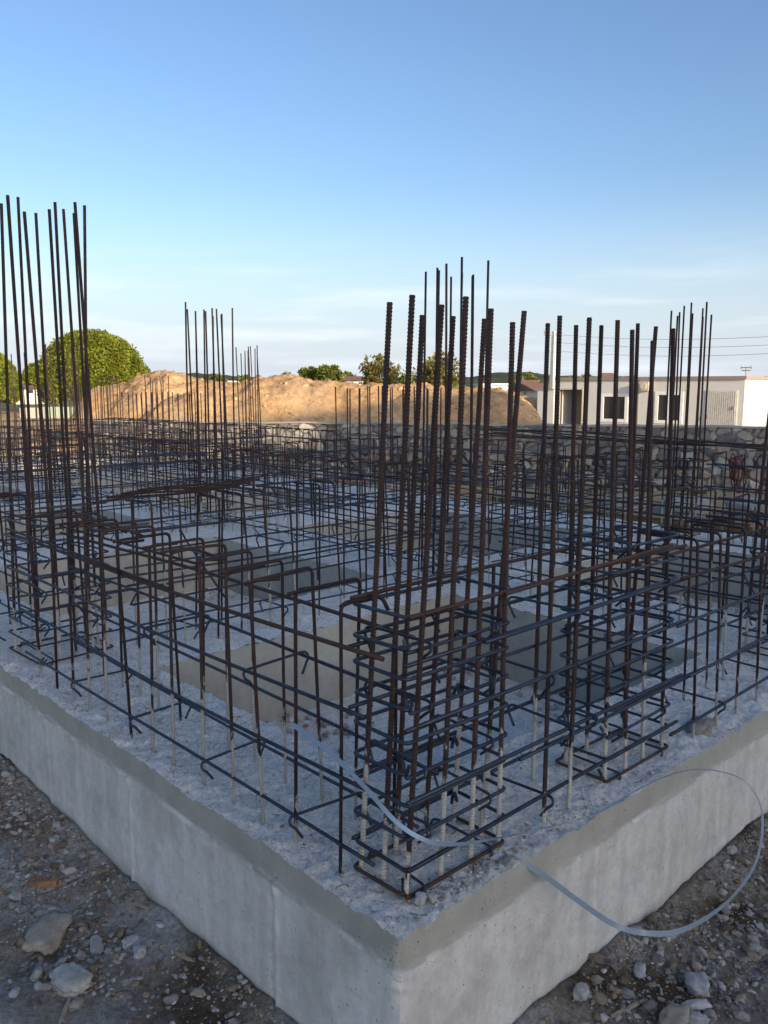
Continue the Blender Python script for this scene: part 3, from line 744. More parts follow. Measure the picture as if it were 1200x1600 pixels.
rock('stone', 1.02, -.37, g(1.02, -.37)+.01, .052, .017, .016, -.6, (.42, .42, .42), 'long pale stone flake below the largest angular stone', 9)
rock('stone', .97, -.40, g(.97, -.40)+.015, .04, .02, .02, -1.0, (.36, .37, .37), 'grey elongated stone at the bottom of the rubble on the right', 10)
rock('stone', .90, -.36, g(.9, -.36)+.02, .06, .04, .03, .2, (.33, .30, .24), 'brownish half-buried stone near the bottom photo edge at right', 11)
rock('stone', .76, -.10, g(.76, -.10)+.015, .03, .022, .022, .2, (.40, .40, .39), 'blocky grey stone close to the foot of the right concrete face', 12)
rock('stone', 1.03, -.16, g(1.03, -.16)+.014, .036, .02, .012, .4, (.40, .40, .40), 'flat light stone by the foot of the right concrete face', 13)
rock('stone', .155, .075, .018, .022, .016, .013, .4, (.42, .41, .38), 'small pale stone on the slab in front of the corner column cage', 14)
rock('stone', .185, .055, .016, .018, .013, .012, 1.4, (.38, .37, .34), 'small grey stone beside the pale one in front of the corner cage', 15)
rock('concrete_lump', 1.98, .12, .012, .09, .055, .024, .2, (.26, .25, .22), 'low dark smear of hardened concrete on the right-hand slab edge', 16, 'concrete')
rock('concrete_lump', .50, .035, .0, .035, .025, .016, .2, (.30, .30, .28), 'grey concrete lump at the slab rim where the strap end lies', 17, 'concrete')
for k in range(5):
    rock('wall_rubble', 12.2-.9*k*.3+R.uniform(-.3, .3), 3.2+k*.95, GROUND+.12, R.uniform(.3, .5), R.uniform(.25, .4), R.uniform(.14, .26), R.uniform(0, 3), (.38, .37, .34),
         ['pale broken boulder in front of the stone wall at the right photo edge', 'second pale boulder from the right below the stone wall', 'middle boulder of the rubble below the stone wall', 'fourth boulder from the right below the stone wall', 'leftmost boulder of the rubble below the stone wall'][k], 20+k, 'stone')
def scrap(name, x, y, L, w_, h, rz, label, mat='oldwood', z=None, tilt=0.0):
    mb = MB(); n_ = 8
    pts_ = []
    for i in range(n_+1):
        t_ = i/n_; ww = w_*(1-.25*abs(2*t_-1)**3)*(1+R.uniform(-.12, .12)); hh = h*(1+R.uniform(-.15, .15)); X = -L/2+L*t_; Yc = R.uniform(-.05, .05)*w_
        pts_.append([(X, Yc-ww/2, -hh/2), (X, Yc+ww/2, -hh/2), (X, Yc+ww/2, hh/2), (X, Yc-ww/2, hh/2)])
    V_ = [p for r_ in pts_ for p in r_]; F_ = []
    for i in range(n_):
        for k in range(4): F_.append((i*4+k, i*4+(k+1) % 4, i*4+4+(k+1) % 4, i*4+4+k))
    F_ += [(3, 2, 1, 0), tuple(n_*4+k for k in range(4))]
    o = obj(name, mesh(name, V_, F_, MAT[mat]), None, (x, y, (g(x, y) if z is None else z)+h*.6), (0, tilt, rz))
    return tagit(o, label, 'wood')
MAT['brownwood'] = simple('split_brown_wood', (.24, .13, .065), .85, 0, .5, 25, .004)
scrap('wood_chunk', -.30, 1.84, .12, .035, .025, -.75, 'split orange-brown wood chunk above the large flat beige slab', 'brownwood')
scrap('wood_splinter', -.20, 1.93, .07, .008, .006, -2.0, 'short pale splinter just beyond the wood chunk')
scrap('wood_stick', -.53, 1.06, .12, .013, .01, .9, 'grey stick lying at the bottom left of the photo')
scrap('wood_stick', -.10, 1.02, .09, .010, .008, 1.85, 'whitish flat stick along the foot of the left concrete face')
scrap('wood_stick', -.07, 1.42, .08, .009, .008, 1.9, 'thin pale sliver tucked against the foot of the left concrete face')
scrap('wood_stick', .85, -.22, .15, .010, .009, -.25, 'thin light stick in the rubble near the right concrete face')
scrap('wood_stick', 1.62, -.42, .14, .014, .01, -.3, 'whitish stick at the right photo edge beside the strap loop')

# ------------------------------------------------------------------ formwork boards beyond the slab
def board(x, y, z, L, w_, h, rz, rx, label):
    mb = MB(); mb.box(-L/2, -w_/2, -h/2, L/2, w_/2, h/2)
    o = obj('formwork_board', mb.mesh('formwork_board', MAT['wood']), None, (x, y, z), (rx, 0, rz)); tagit(o, label, 'board', 'yellow formwork boards behind the slab')
    return o
board(7.55, 2.35, -.12, 3.2, .34, .03, math.pi/2+.10, rad(60), 'widest yellow formwork board propped behind the slab at right')
board(7.9, 3.1, -.06, 3.4, .16, .03, math.pi/2+.20, rad(20), 'long narrow yellow board just behind the widest one')
board(8.2, 5.0, -.14, 3.0, .14, .03, math.pi/2-.03, rad(35), 'yellow board lying further left, behind the row of tall near bars')
board(8.4, 3.6, .02, 3.6, .12, .04, math.pi/2+.12, 0, 'topmost thin yellow board of the stack behind the slab')

# ------------------------------------------------------------------ stone wall
WA = np.array([7.17, 18.49]); WB = np.array([17.6, 2.5]); WL = float(np.linalg.norm(WB-WA)); WD = (WB-WA)/WL; WN = np.array([WD[1], -WD[0]])
if WN@(np.array([CX, CY])-WA) < 0: WN = -WN
uu = axis([(0, WL, .032)]); vv = axis([(-.75, .73, .032)])
UU, VV = np.meshgrid(uu, vv, indexing='ij')
seeds = []; cols = []
rs = np.random.RandomState(3)
for i in range(int(WL/.24)+2):
    for j in range(9):
        seeds.append((i*.24+rs.uniform(-.12, .12)+(.12 if j % 2 else 0), -.80+j*.19+rs.uniform(-.08, .08)))
seeds = np.array(seeds); pal = np.array([(.34, .32, .30), (.38, .33, .30), (.46, .43, .38), (.24, .24, .25), (.50, .47, .41), (.36, .28, .25), (.62, .60, .56), (.30, .29, .28)])
sc_ = pal[rs.randint(0, len(pal), len(seeds))]*rs.uniform(.44, .86, (len(seeds), 1)); so_ = rs.uniform(0, 1, len(seeds))
flatU = (UU+fbm(UU*3, VV*3, 0, 3, 61)*.09).ravel(); flatV = (VV+fbm(UU*3, VV*3, 0, 3, 62)*.07).ravel()
d1 = np.full(len(flatU), 9.); d2 = d1.copy(); ii = np.zeros(len(flatU), int)
for k, (a, b) in enumerate(seeds):
    m_ = np.abs(flatU-a) < .7; idx = np.nonzero(m_)[0]; dd = np.hypot((flatU[idx]-a)*.9, (flatV[idx]-b)*1.1)
    n1 = dd < d1[idx]; d2[idx] = np.where(n1, d1[idx], np.minimum(d2[idx], dd)); ii[idx[n1]] = k; d1[idx] = np.where(n1, dd, d1[idx])
e = (d2-d1).reshape(UU.shape); so_v = so_[ii].reshape(UU.shape); upper = np.clip((VV-.02+.05*vnoise(UU*2, VV*0, 0, 5))/.05, 0, 1)
edge_u = np.clip((e-.008)/.03, 0, 1); edge_l = np.clip(e/.06, 0, 1)**.7
dep = upper*(edge_u*.025+so_v*.012+.11) + (1-upper)*(edge_l*.13+so_v*.07-.03)+fbm(UU*9, VV*9, 0, 3, 63)*.012
mort = upper*(1-edge_u)
C = sc_[ii].reshape(*UU.shape, 3)*1.1; C = C*(1-mort[..., None])+np.array([.13, .125, .115])*mort[..., None]
PX = WA[0]+WD[0]*UU+WN[0]*dep; PY = WA[1]+WD[1]*UU+WN[1]*dep
topn = .01*vnoise(UU*1.5, VV*0, 0, 8)
me = gridmesh('wall_face', PX, PY, VV+topn, MAT['wallstone'], False)
at = me.color_attributes.new('tint', 'FLOAT_COLOR', 'POINT'); ca = np.ones((C.shape[0]*C.shape[1], 4), np.float32); ca[:, :3] = C.reshape(-1, 3); at.data.foreach_set('color', ca.ravel())
wt = thing('stone_wall', 'long low wall of irregular grey stones, mortared above and rough below, behind the rebar', 'wall')
obj('wall_face', me, wt)
mb = MB(); n4 = 40
cap = []
for i in range(n4+1):
    u = WL*i/n4; z = .735+.012*math.sin(i*1.7); p = WA+WD*u
    for (dd, dz) in ((.165, -.03), (.165, 0), (-.30, 0), (-.30, -1.5)): q = p+WN*dd; cap.append((q[0], q[1], z+dz))
V = cap; F = []
for i in range(n4):
    for k in range(3): F.append((i*4+k, i*4+k+1, i*4+5+k, i*4+4+k))
F += [(0, 1, 2, 3), tuple(n4*4+k for k in (3, 2, 1, 0))]
obj('wall_coping', mesh('wall_coping', V, F, simple('mortar_cap', (.36, .34, .30), .9, 0, .2, 3, .01)), wt)
lp = MB(); lp.box(-.03, -.03, 0, .03, .03, 1.25)
pw = WA+WD*(WL*.60)+WN*.55
tagit(obj('wooden_prop', lp.mesh('wooden_prop', MAT['oldwood']), None, (pw[0], pw[1], -.45), (rad(8), rad(19), 0)), 'pale thin timber prop leaning against the stone wall', 'timber')
# red hose hung on the wall
mb = MB(); pw = WA+WD*(WL*.78)+WN*.30
for k in range(4):
    P = []
    for i in range(15):
        a = i/14*math.pi*2; q = pw+WD*(math.sin(a)*(.05+.02*k)+.05*k-.05)+WN*(.02*k)
        P.append((q[0], q[1], -.06+.27*math.cos(a)-.05*k-(.1 if k % 2 else 0)))
    mb.tube(P, .014, 6)
tagit(obj('red_hose', mb.mesh('red_hose', simple('red_rubber', (.11, .02, .022), .8), True)), 'coil of red hose hanging against the stone wall', 'hose')

# ------------------------------------------------------------------ grass tufts below the wall
V = []; F = []; C = []
for _ in range(1500):
    u = R.uniform(0, WL*.75) if R.random() < .6 else WL*.42+R.gauss(0, .9); off = abs(R.gauss(.5, .35)); p = WA+WD*u+WN*(off+.2)
    if fbm(np.array([u*.8]), np.array([0.]), 0, 2, 66)[0] < -.05: continue
    a = R.uniform(0, 6.3); h = R.uniform(.06, .20); b = len(V); w_ = .012; lx, ly = R.gauss(0, .05), R.gauss(0, .05)
    V += [(p[0]-w_*math.cos(a), p[1]-w_*math.sin(a), GROUND-.02), (p[0]+w_*math.cos(a), p[1]+w_*math.sin(a), GROUND-.02), (p[0]+lx, p[1]+ly, GROUND+h)]
    F.append((b, b+1, b+2)); c = R.uniform(.7, 1.3); C += [(c, c, c)]*3
MAT['grass'] = leafm('grass_blades', (.10, .13, .03), (.20, .22, .06))
tagit(obj('grass', mesh('grass', V, F, MAT['grass'], False, np.array(C))), kind='stuff')

# ------------------------------------------------------------------ soil mounds
def mound(name, D0, prof_, wf, wb, seed, mat):
    us = np.array([(p-600)/1303*D0 for p, _ in prof_]); zs = np.array([1.5+(606-y)/1303*D0 for _, y in prof_])
    U = axis([(us[0]-.5, us[-1]+.5, .075)]); Dd = axis([(-wf, wb, .09)])
    GU, GD = np.meshgrid(U, Dd, indexing='ij')
    wig = fbm(GU*.45, GU*0, 0, 3, seed)*.9
    k = np.where(GD < 0, 1-np.abs(GD+wig*.4)/wf, 1-np.abs(GD)/wb); k = np.clip(k*1.12, 0, 1); k = np.sin(k*math.pi/2)**1.15
    zp = np.interp(GU, us, zs); Z = (GROUND-.15)+(zp-GROUND+.15)*k
    Z = Z + k*(fbm(GU*.9, GD*.9, 0, 4, seed+1)*.16+fbm(GU*3, GD*3, 0, 5, seed+2, .65)*.16+np.abs(fbm(GU*8, GD*8, 0, 3, seed+5))*.08)
    gul = np.abs(fbm(GU*1.3+GD*.5, GD*.25, 0, 3, seed+3)); Z = Z-.06*k*(1-np.clip(gul*6, 0, 1))*(k < .97)
    X = CX+RT[0]*GU+FW[0]*(D0+GD); Y = CY+RT[1]*GU+FW[1]*(D0+GD)
    tagit(obj(name, gridmesh(name, X, Y, Z, mat, True)), kind='structure')
soil = earth('orange_soil', (.47, .29, .145), (.60, .40, .22), (.42, .30, .18), .5, 6, .06, 2.2)
mound('soil_mound', 28.5, [(120, 668), (140, 640), (152, 614), (165, 605), (190, 604), (205, 604), (225, 592), (255, 584), (285, 584), (310, 594), (350, 600), (385, 600), (420, 601), (450, 602), (520, 606), (580, 620), (620, 668)], 4.2, 4, 71, soil)
mound('soil_mound', 26.5, [(225, 668), (270, 625), (320, 609), (360, 604), (390, 600), (405, 596), (420, 592), (440, 589), (458, 590), (480, 597), (510, 601), (540, 604), (620, 605), (700, 607), (780, 609), (805, 618), (825, 634), (840, 660), (850, 672)], 4.2, 4.5, 81, soil)
r5 = np.random.RandomState(8); P5 = []; S5 = []
dg = bpy.context.evaluated_depsgraph_get(); dg.update()
moundobs = [o for o in SC.objects if o.name.startswith('soil_mound')]
from mathutils.bvhtree import BVHTree
trees_ = [BVHTree.FromPolygons([tuple(v.co) for v in o.data.vertices], [tuple(p.vertices) for p in o.data.polygons]) for o in moundobs]
for _ in range(2600):
    D_ = r5.uniform(22.5, 31); px_c = r5.uniform(120, 850); x5, y5 = gp((px_c-600)/1303*D_, D_); best = -9
    for tr in trees_:
        h5 = tr.ray_cast(Vector((x5, y5, 20)), Vector((0, 0, -1)))
        if h5[0] is not None: best = max(best, h5[0].z)
    if best > GROUND+.3: P5.append((x5, y5, best)); S5.append(.016*math.exp(abs(r5.normal())*.75))
tagit(obj('soil_clods', scatter('soil_clods', P5, S5, MAT['stone'], .9, seed=6, cols=np.array([(.55, .34, .16), (.48, .29, .13), (.62, .42, .22), (.36, .22, .11)]))), kind='stuff')
mound('soil_mound', 40, [(770, 636), (800, 628), (820, 622), (845, 624), (870, 634), (890, 640)], 3, 4, 91, soil)

# ------------------------------------------------------------------ site office
CL = np.array([28.516, 19.744]); CR = np.array([29.405, 12.062]); CD = (CR-CL)/np.linalg.norm(CR-CL)
# local x along the front from its left end, local y away from the camera
ct = thing('site_office', 'long white prefabricated site office with two windows and an open door behind the wall', 'building', (CL[0], CL[1], -.6), math.atan2(CD[1], CD[0]))
pan = M('white_sandwich_panel', .45, 0, .4)
wv = pan.n.new('ShaderNodeTexWave'); wv.inputs['Scale'].default_value = 3.2; pan.l.new(pan.co(), wv.inputs[0])
pan.color(pan.ramp(pan.noise(1.2, 5, .6), [(.3, (.64, .635, .60)), (.7, (.72, .715, .68))])); pan.bump(wv.outputs[1], .12, .01)
MAT['panel'] = pan.m; MAT['trim'] = simple('grey_roof_trim', (.30, .26, .22), .6); MAT['pvc'] = simple('white_window_frame', (.88, .88, .87), .4)
MAT['dark'] = simple('dark_interior', (.03, .03, .03), .9)
gl = M('window_glass', .08, 0, .6); gl.color((.05, .055, .05)); MAT['glass'] = gl.m
LEN = 7.73; HT = 2.42; DEP = 5.2
mb = MB()
holes = [(.16, 1.2, 0.02, 2.03), (2.12, 3.18, .78, 1.82), (4.42, 5.42, .78, 1.90)]
xs = [0]+[v for h in holes for v in h[:2]]+[LEN]
for i in range(0, len(xs), 2): mb.box(xs[i], 0, 0, xs[i+1], .08, HT)
for a, b, c, d in holes:
    if c > .1: mb.box(a, 0.0, 0, b, .08, c)
    mb.box(a, 0.0, d, b, .08, HT)
mb.box(0, DEP-.08, 0, LEN, DEP, HT); mb.box(0, .08, 0, .08, DEP-.08, HT); mb.box(LEN-.08, .08, 0, LEN, DEP-.08, HT)
obj('wall', mb.mesh('wall', MAT['panel']), ct)
mb = MB(); mb.box(-.06, -.06, HT, LEN+.06, DEP+.06, HT+.12); obj('roof', mb.mesh('roof', MAT['trim']), ct)
mb = MB(); mb.box(.08, 1.0, .03, LEN-.08, 1.05, HT-.02); mb.box(.08, .08, -.02, LEN-.08, DEP-.08, .025); obj('interior', mb.mesh('interior', simple('beige_inside', (.32, .29, .24), .9)), ct)
def winp(par, a, b, c, d):
    mb = MB(); t_ = .07
    mb.box(a-.06, -.03, c-.06, b+.06, .05, c+t_); mb.box(a-.06, -.03, d-t_, b+.06, .05, d+.06)
    mb.box(a-.06, -.03, c+t_, a+t_, .05, d-t_); mb.box(b-t_, -.03, c+t_, b+.06, .05, d-t_); m_ = (a+b)/2; mb.box(m_-.035, -.025, c+t_, m_+.035, .05, d-t_)
    w_ = obj('window', mb.mesh('window_frame', MAT['pvc']), par)
    mb = MB(); mb.box(a+t_, .015, c+t_, m_-.035, .025, d-t_); mb.box(m_+.035, .015, c+t_, b-t_, .025, d-t_); obj('pane', mb.mesh('pane', MAT['glass']), w_)
winp(ct, *holes[1]); winp(ct, *holes[2])
mb = MB(); mb.box(.10, -.02, 0, .16, .06, 2.09); mb.box(1.2, -.02, 0, 1.26, .06, 2.09); mb.box(.16, -.02, 2.03, 1.2, .06, 2.09); obj('door_frame', mb.mesh('door_frame', simple('cream_frame', (.62, .56, .40), .5)), ct)
mb = MB(); mb.box(.2, .12, .02, .24, .95, 2.0); obj('open_door', mb.mesh('open_door', MAT['panel']), ct)
mb = MB(); mb.box(6.35, -.035, .05, 7.5, -.002, 2.02)
for k in range(14): mb.box(6.40+k*.078, -.047, .1, 6.43+k*.078, -.036, 1.97)
dd_ = obj('closed_door', mb.mesh('closed_door', simple('beige_ribbed_door', (.60, .59, .54), .5)), ct)
mb = MB(); mb.box(6.42, -.085, .95, 6.46, -.048, 1.1); mb.box(7.33, -.075, 1.3, 7.42, -.048, 1.42); obj('handle', mb.mesh('handle', MAT['trim']), dd_)
mb = MB(); mb.box(3.62, -.02, 0, 3.68, -.002, HT-.01); obj('drain_pipe', mb.mesh('drain_pipe', MAT['trim']), ct)
mb = MB(); mb.box(3.75, -.22, 2.0, 4.15, -.022, 2.33); mb.tube([(3.95, -.222, 2.17), (3.95, -.262, 2.17)], .13, 14); obj('wall_light', mb.mesh('wall_light', simple('lamp_housing', (.62, .55, .42), .6)), ct)
an = thing('storage_annex', 'lower plain white panel box at the left end of the site office', 'shed', (CL[0], CL[1], -.6), math.atan2(CD[1], CD[0]))
mb = MB(); mb.box(-.86, -.1, 0, -.075, 2.4, 2.02); obj('body', mb.mesh('body', MAT['panel']), an)
mb = MB(); mb.box(-.90, -.14, 2.023, -.068, 2.44, 2.07); obj('roof', mb.mesh('roof', MAT['trim']), an)
ap = CR+(CL-CR)/LEN*.5
mb = MB(); mb.tube([(0, 0, 0), (0, 0, .35)], .02, 6); mb.tube([(-.2, 0, .33), (.2, 0, .33)], .018, 5); mb.tube([(-.16, 0, .22), (.16, 0, .22)], .018, 5); mb.tube([(-.18, 0, .26), (-.18, 0, .4)], .018, 5); mb.tube([(.18, 0, .26), (.18, 0, .4)], .018, 5)
tagit(obj('aerial', mb.mesh('aerial', MAT['trim']), None, (ap[0]+1.2, ap[1], -.6+HT+.12), (0, 0, math.atan2(CD[1], CD[0]))), 'small metal aerial on the roof of the site office', 'antenna')

# ------------------------------------------------------------------ power pole and wires
pole = thing('power_pole', 'pale concrete power pole left of the site office roof', 'pole', (73.1, 51.9, -1))
mb = MB()
V = []
for z, w_ in ((0, .26), (8.4, .15)):
    V += [(-w_, -w_, z), (w_, -w_, z), (w_, w_, z), (-w_, w_, z)]
mb.add(V, [(3, 2, 1, 0), (4, 5, 6, 7)]+[(k, (k+1) % 4, 4+(k+1) % 4, 4+k) for k in range(4)])
obj('shaft', mb.mesh('shaft', simple('pale_pole_concrete', (.55, .53, .49), .8)), pole)
mb = MB(); mb.tube([(-1.0*RT[0], -1.0*RT[1], 8.1), (.35*RT[0], .35*RT[1], 8.1)], .09, 6); mb.tube([(-.9*RT[0], -.9*RT[1], 5.9), (.3*RT[0], .3*RT[1], 6.9)], .06, 6)
for k in (-.95, -.5): mb.tube([(k*RT[0], k*RT[1], 8.15), (k*RT[0], k*RT[1], 8.5)], .10, 6)
obj('cross_arm', mb.mesh('cross_arm', simple('arm_steel', (.35, .35, .34), .6)), pole)
for k, (z0, py) in enumerate(((7.1, 522), (6.3, 535), (5.4, 548))):
    a = Vector((73.1, 51.9, z0)); x, y = gp((1300-600)/1303*60, 60); b = Vector((x, y, 1.5+(606-py)/1303*60)); P = []
    for i in range(17):
        t_ = i/16; p = a.lerp(b, t_); p.z -= 1.0*math.sin(math.pi*t_)*.5; P.append(p)
    mb = MB(); mb.tube(P, .02, 4)
    o = obj('power_line', mb.mesh('power_line', MAT['trim']))
    tagit(o, ['uppermost thin wire running from the power pole over the site office', 'middle thin wire from the power pole over the site office', 'lowest thin wire from the power pole over the site office'][k], 'wire')

# ------------------------------------------------------------------ trees
def leafcloud(centres, radii, per, size, seed, elong=1, flatn=.0, colvar=.35, shell=True):
    r = np.random.RandomState(seed); V = []; C = []
    for c, rad_ in zip(centres, radii):
        n_ = per; d = r.normal(size=(n_, 3)); d /= np.linalg.norm(d, axis=1)[:, None]
        rr = rad_*(r.uniform(.55, 1.05, (n_, 1)) if shell else r.uniform(0, 1, (n_, 1))**.5)
        p = np.array(c)+d*rr*np.array([1, 1, .85])
        a = r.normal(size=(n_, 3)); a = a*.6+d*elong; a /= np.linalg.norm(a, axis=1)[:, None]
        b = np.cross(a, r.normal(size=(n_, 3))); b /= np.linalg.norm(b, axis=1)[:, None]
        s = size*r.uniform(.6, 1.3, (n_, 1)); cc = r.uniform(1-colvar, 1+colvar)*r.uniform(.8, 1.2, (n_, 1))
        q = np.stack([p-b*s*.4, p+a*s*.9-b*s*.15, p+a*s*.9+b*s*.15, p+b*s*.4], 1)
        V.append(q.reshape(-1, 3)); C.append(np.repeat(cc, 4, 0)*np.ones((1, 3)))
    V = np.concatenate(V); C = np.concatenate(C); F = np.arange(len(V)).reshape(-1, 4).tolist(); return V, F, C
MAT['bark'] = simple('tree_bark', (.12, .08, .05), .95, 0, .3, 4, .02)
MAT['pine'] = leafm('pine_needles', (.115, .15, .016), (.20, .225, .028), .25)
MAT['leafy'] = leafm('green_leaves', (.10, .13, .025), (.18, .20, .045), .25)
MAT['sparse'] = leafm('dry_olive_leaves', (.12, .12, .04), (.21, .19, .06), .3)
def tree(name, px, py_top, py_bot, pw, D, label, cat='tree', mat='pine', nclump=300, per=60, size=.22, seed=1, shape='dome', gaps=0., group=None, trunk=True):
    x, y = gp((px-600)/1303*D, D); ztop = 1.5+(606-py_top)/1303*D; zbot = 1.5+(606-py_bot)/1303*D; w_ = pw/1303*D/2; h = ztop-zbot
    r = np.random.RandomState(seed); base = GROUND-.1
    t = thing(name, label, cat, (x, y, base), 0, group); cs = []; rs_ = []
    cr = w_*(.125 if shape == 'dome' else .22)
    while len(cs) < nclump:
        d = r.normal(size=3); d /= np.linalg.norm(d)
        if shape == 'dome':
            if d[2] < -.45: continue
            k = r.uniform(.90, 1.0); zc = .42
            p = np.array([d[0]*(w_-cr)*k, d[1]*(w_-cr)*k, (zc+d[2]*(1-zc if d[2] > 0 else zc*1.1))*h*.97*(.93+.07*k)-cr*.5])
        else:
            k = r.uniform(.25, 1.0)**.6; p = np.array([d[0]*(w_-cr)*k, d[1]*(w_-cr)*k, (.5+.5*d[2]*k)*h-cr*.2])
        if gaps and fbm(p[0:1]*1.2/w_*2, p[1:2]*1.2/w_*2, p[2:3]/h*3, 2, seed)[0] < gaps-.35: continue
        cs.append(p+np.array([0, 0, zbot-base])); rs_.append(cr*r.uniform(.7, 1.25))
    V, F, C = leafcloud(cs, rs_, per, size, seed)
    obj('crown', mesh('crown', V, F, MAT[mat], False, C), t)
    if trunk:
        mb = MB(); zc = zbot-base+h*.35
        mb.tube([(0, 0, 0), (.05*w_, 0, zc*.5), (.0, .05*w_, zc)], [w_*.075, w_*.06, w_*.05], 8)
        for k in range(9 if shape == 'dome' else 12):
            c = cs[r.randint(len(cs))]; m_ = c*np.array([.45, .45, 1]); m_[2] = zc*.7+c[2]*.3
            mb.tube([(0, 0, zc*.75), tuple(m_), tuple(c)], [w_*.04, w_*.02, w_*.008], 6)
        obj('trunk', mb.mesh('trunk', MAT['bark'], True), t)
    return t
tree('umbrella_pine', 150, 517, 640, 170, 70, 'big round-topped umbrella pine, bright green, behind the soil mound at left', nclump=760, per=105, size=.17, seed=2)
tree('umbrella_pine', -6, 548, 640, 84, 66, 'bright green umbrella pine cut off by the left photo edge', nclump=480, per=90, size=.17, seed=4)
tree('young_pine', 60, 568, 606, 34, 90, 'small round pine between the two umbrella pines', nclump=160, per=60, size=.18, seed=6)
tree('bush', 515, 570, 612, 48, 60, 'dense bright green bush behind the middle soil mound', 'bush', 'leafy', 70, 90, .20, 8, 'ball')
tree('bush', 482, 573, 612, 38, 61, 'darker olive-green bush left of the bright green one', 'bush', 'leafy', 50, 80, .22, 9, 'ball')
tree('sparse_tree', 593, 557, 618, 74, 62, 'thin-leaved tree with sky showing through, just left of the tall near bars', 'tree', 'sparse', 90, 34, .2, 12, 'ball', .25)
tree('sparse_tree', 690, 556, 625, 100, 58, 'yellowish loose-crowned tree behind the near column cage bars', 'tree', 'sparse', 110, 34, .2, 14, 'ball', .2)
tree('sparse_tree', 452, 578, 606, 22, 75, 'tiny wispy tree left of the two bushes', 'tree', 'sparse', 26, 26, .2, 16, 'ball', .2)
tree('bush', 232, 578, 612, 36, 78, 'low green bush peeking out to the right of the big pine', 'bush', 'leafy', 40, 60, .25, 17, 'ball')
tree('bush', 815, 585, 612, 50, 150, 'dark distant tree clump above the white flat-roofed house', 'bush', 'leafy', 50, 60, .5, 18, 'ball')
tree('bush', 790, 617, 632, 60, 60, 'low hedge bush right of the middle mound', 'bush', 'leafy', 50, 60, .2, 19, 'ball')
for k, (px, w_, D) in enumerate(((345, 26, 130), (385, 20, 140), (428, 18, 120), (545, 30, 130), (640, 40, 140), (905, 60, 160))):
    tree('distant_tree', px, 584+k % 3*3, 604, w_, D, 'small distant dark tree, %s from the left along the skyline' % ORD[k].replace('nearest', 'first'), 'tree', 'leafy', 26, 40, .45, 30+k, 'ball', group='small trees along the skyline')
# ------------------------------------------------------------------ far houses
MAT['plaster'] = simple('white_plaster', (.70, .68, .63), .8, 0, .06, 1); MAT['tiles'] = simple('terracotta_roof', (.20, .115, .085), .8, 0, .3, 2, .03)
def house(px, py_base, D, wpx, hpx, dep, label, roof='gable', rz=0.0, rh=.9, wins=2):
    x, y = gp((px-600)/1303*D, D); w_ = wpx/1303*D; zb = 1.5+(606-py_base)/1303*D; h = hpx/1303*D
    t = thing('house', label, 'house', (x, y, zb), AZ-math.pi/2+rz)
    mb = MB(); mb.box(-w_/2, 0, -3, w_/2, dep, h); obj('wall', mb.mesh('wall', MAT['plaster']), t)
    mb = MB()
    if roof == 'gable':
        o_ = .5; a, b = -w_/2-o_, w_/2+o_
        mb.add([(a, -o_, h-.05), (b, -o_, h-.05), (b, dep+o_, h-.05), (a, dep+o_, h-.05), (a, dep/2, h+rh), (b, dep/2, h+rh)], [(0, 1, 5, 4), (2, 3, 4, 5), (0, 4, 3), (1, 2, 5), (3, 2, 1, 0)])
        obj('roof', mb.mesh('roof', MAT['tiles']), t)
    else:
        mb.box(-w_/2-.3, -.3, h, w_/2+.3, dep+.3, h+.3); obj('roof', mb.mesh('roof', MAT['plaster']), t)
    for k in range(wins):
        mb = MB(); cx_ = -w_/2+w_*(k+.5)/wins; mb.box(cx_-w_*.09, -.06, h*.35, cx_+w_*.09, -.003, h*.78); obj('window', mb.mesh('window', MAT['glass']), t)
house(46, 618, 110, 34, 12, 8, 'white house with orange tiled roof between the two pines at left', rh=1.0)
house(556, 608, 120, 30, 14, 7, 'white house with dark roof between the bush and the sparse tree', rh=.6)
house(778, 617, 130, 56, 15, 9, 'white flat-roofed house right of the near column cage bars', roof='flat', wins=1)
house(826, 622, 115, 26, 13, 8, 'small house with brown tiled roof left of the power pole', rh=1.4)
house(853, 622, 112, 34, 12, 8, 'white gabled house partly behind the storage annex', rh=1.0, rz=.3)
house(951, 606, 125, 11, 9, 6, 'house whose orange roof tip shows just above the site office', rh=1.4)
house(352, 604, 190, 34, 7, 9, 'far low white house above the dip between the mounds', roof='flat')
fx_, fy_ = gp((92-600)/1303*58, 58)
t = thing('storage_container', 'pale green metal container behind the soil mound at left, below the pine', 'container', (fx_, fy_, GROUND), AZ-math.pi/2)
mb = MB(); mb.box(-1.1, 0, 0, 1.3, 2.2, .78)
for k in range(12): mb.box(-1.05+k*.2, -.03, .05, -.95+k*.2, -.002, .72)
obj('body', mb.mesh('body', simple('pale_green_paint', (.34, .40, .32), .6)), t)
mb = MB(); mb.box(-2.6, .1, 0, -1.15, 2.2, .72); obj('grey_crate', mb.mesh('grey_crate', simple('grey_concrete_block', (.42, .40, .36), .8)), t)

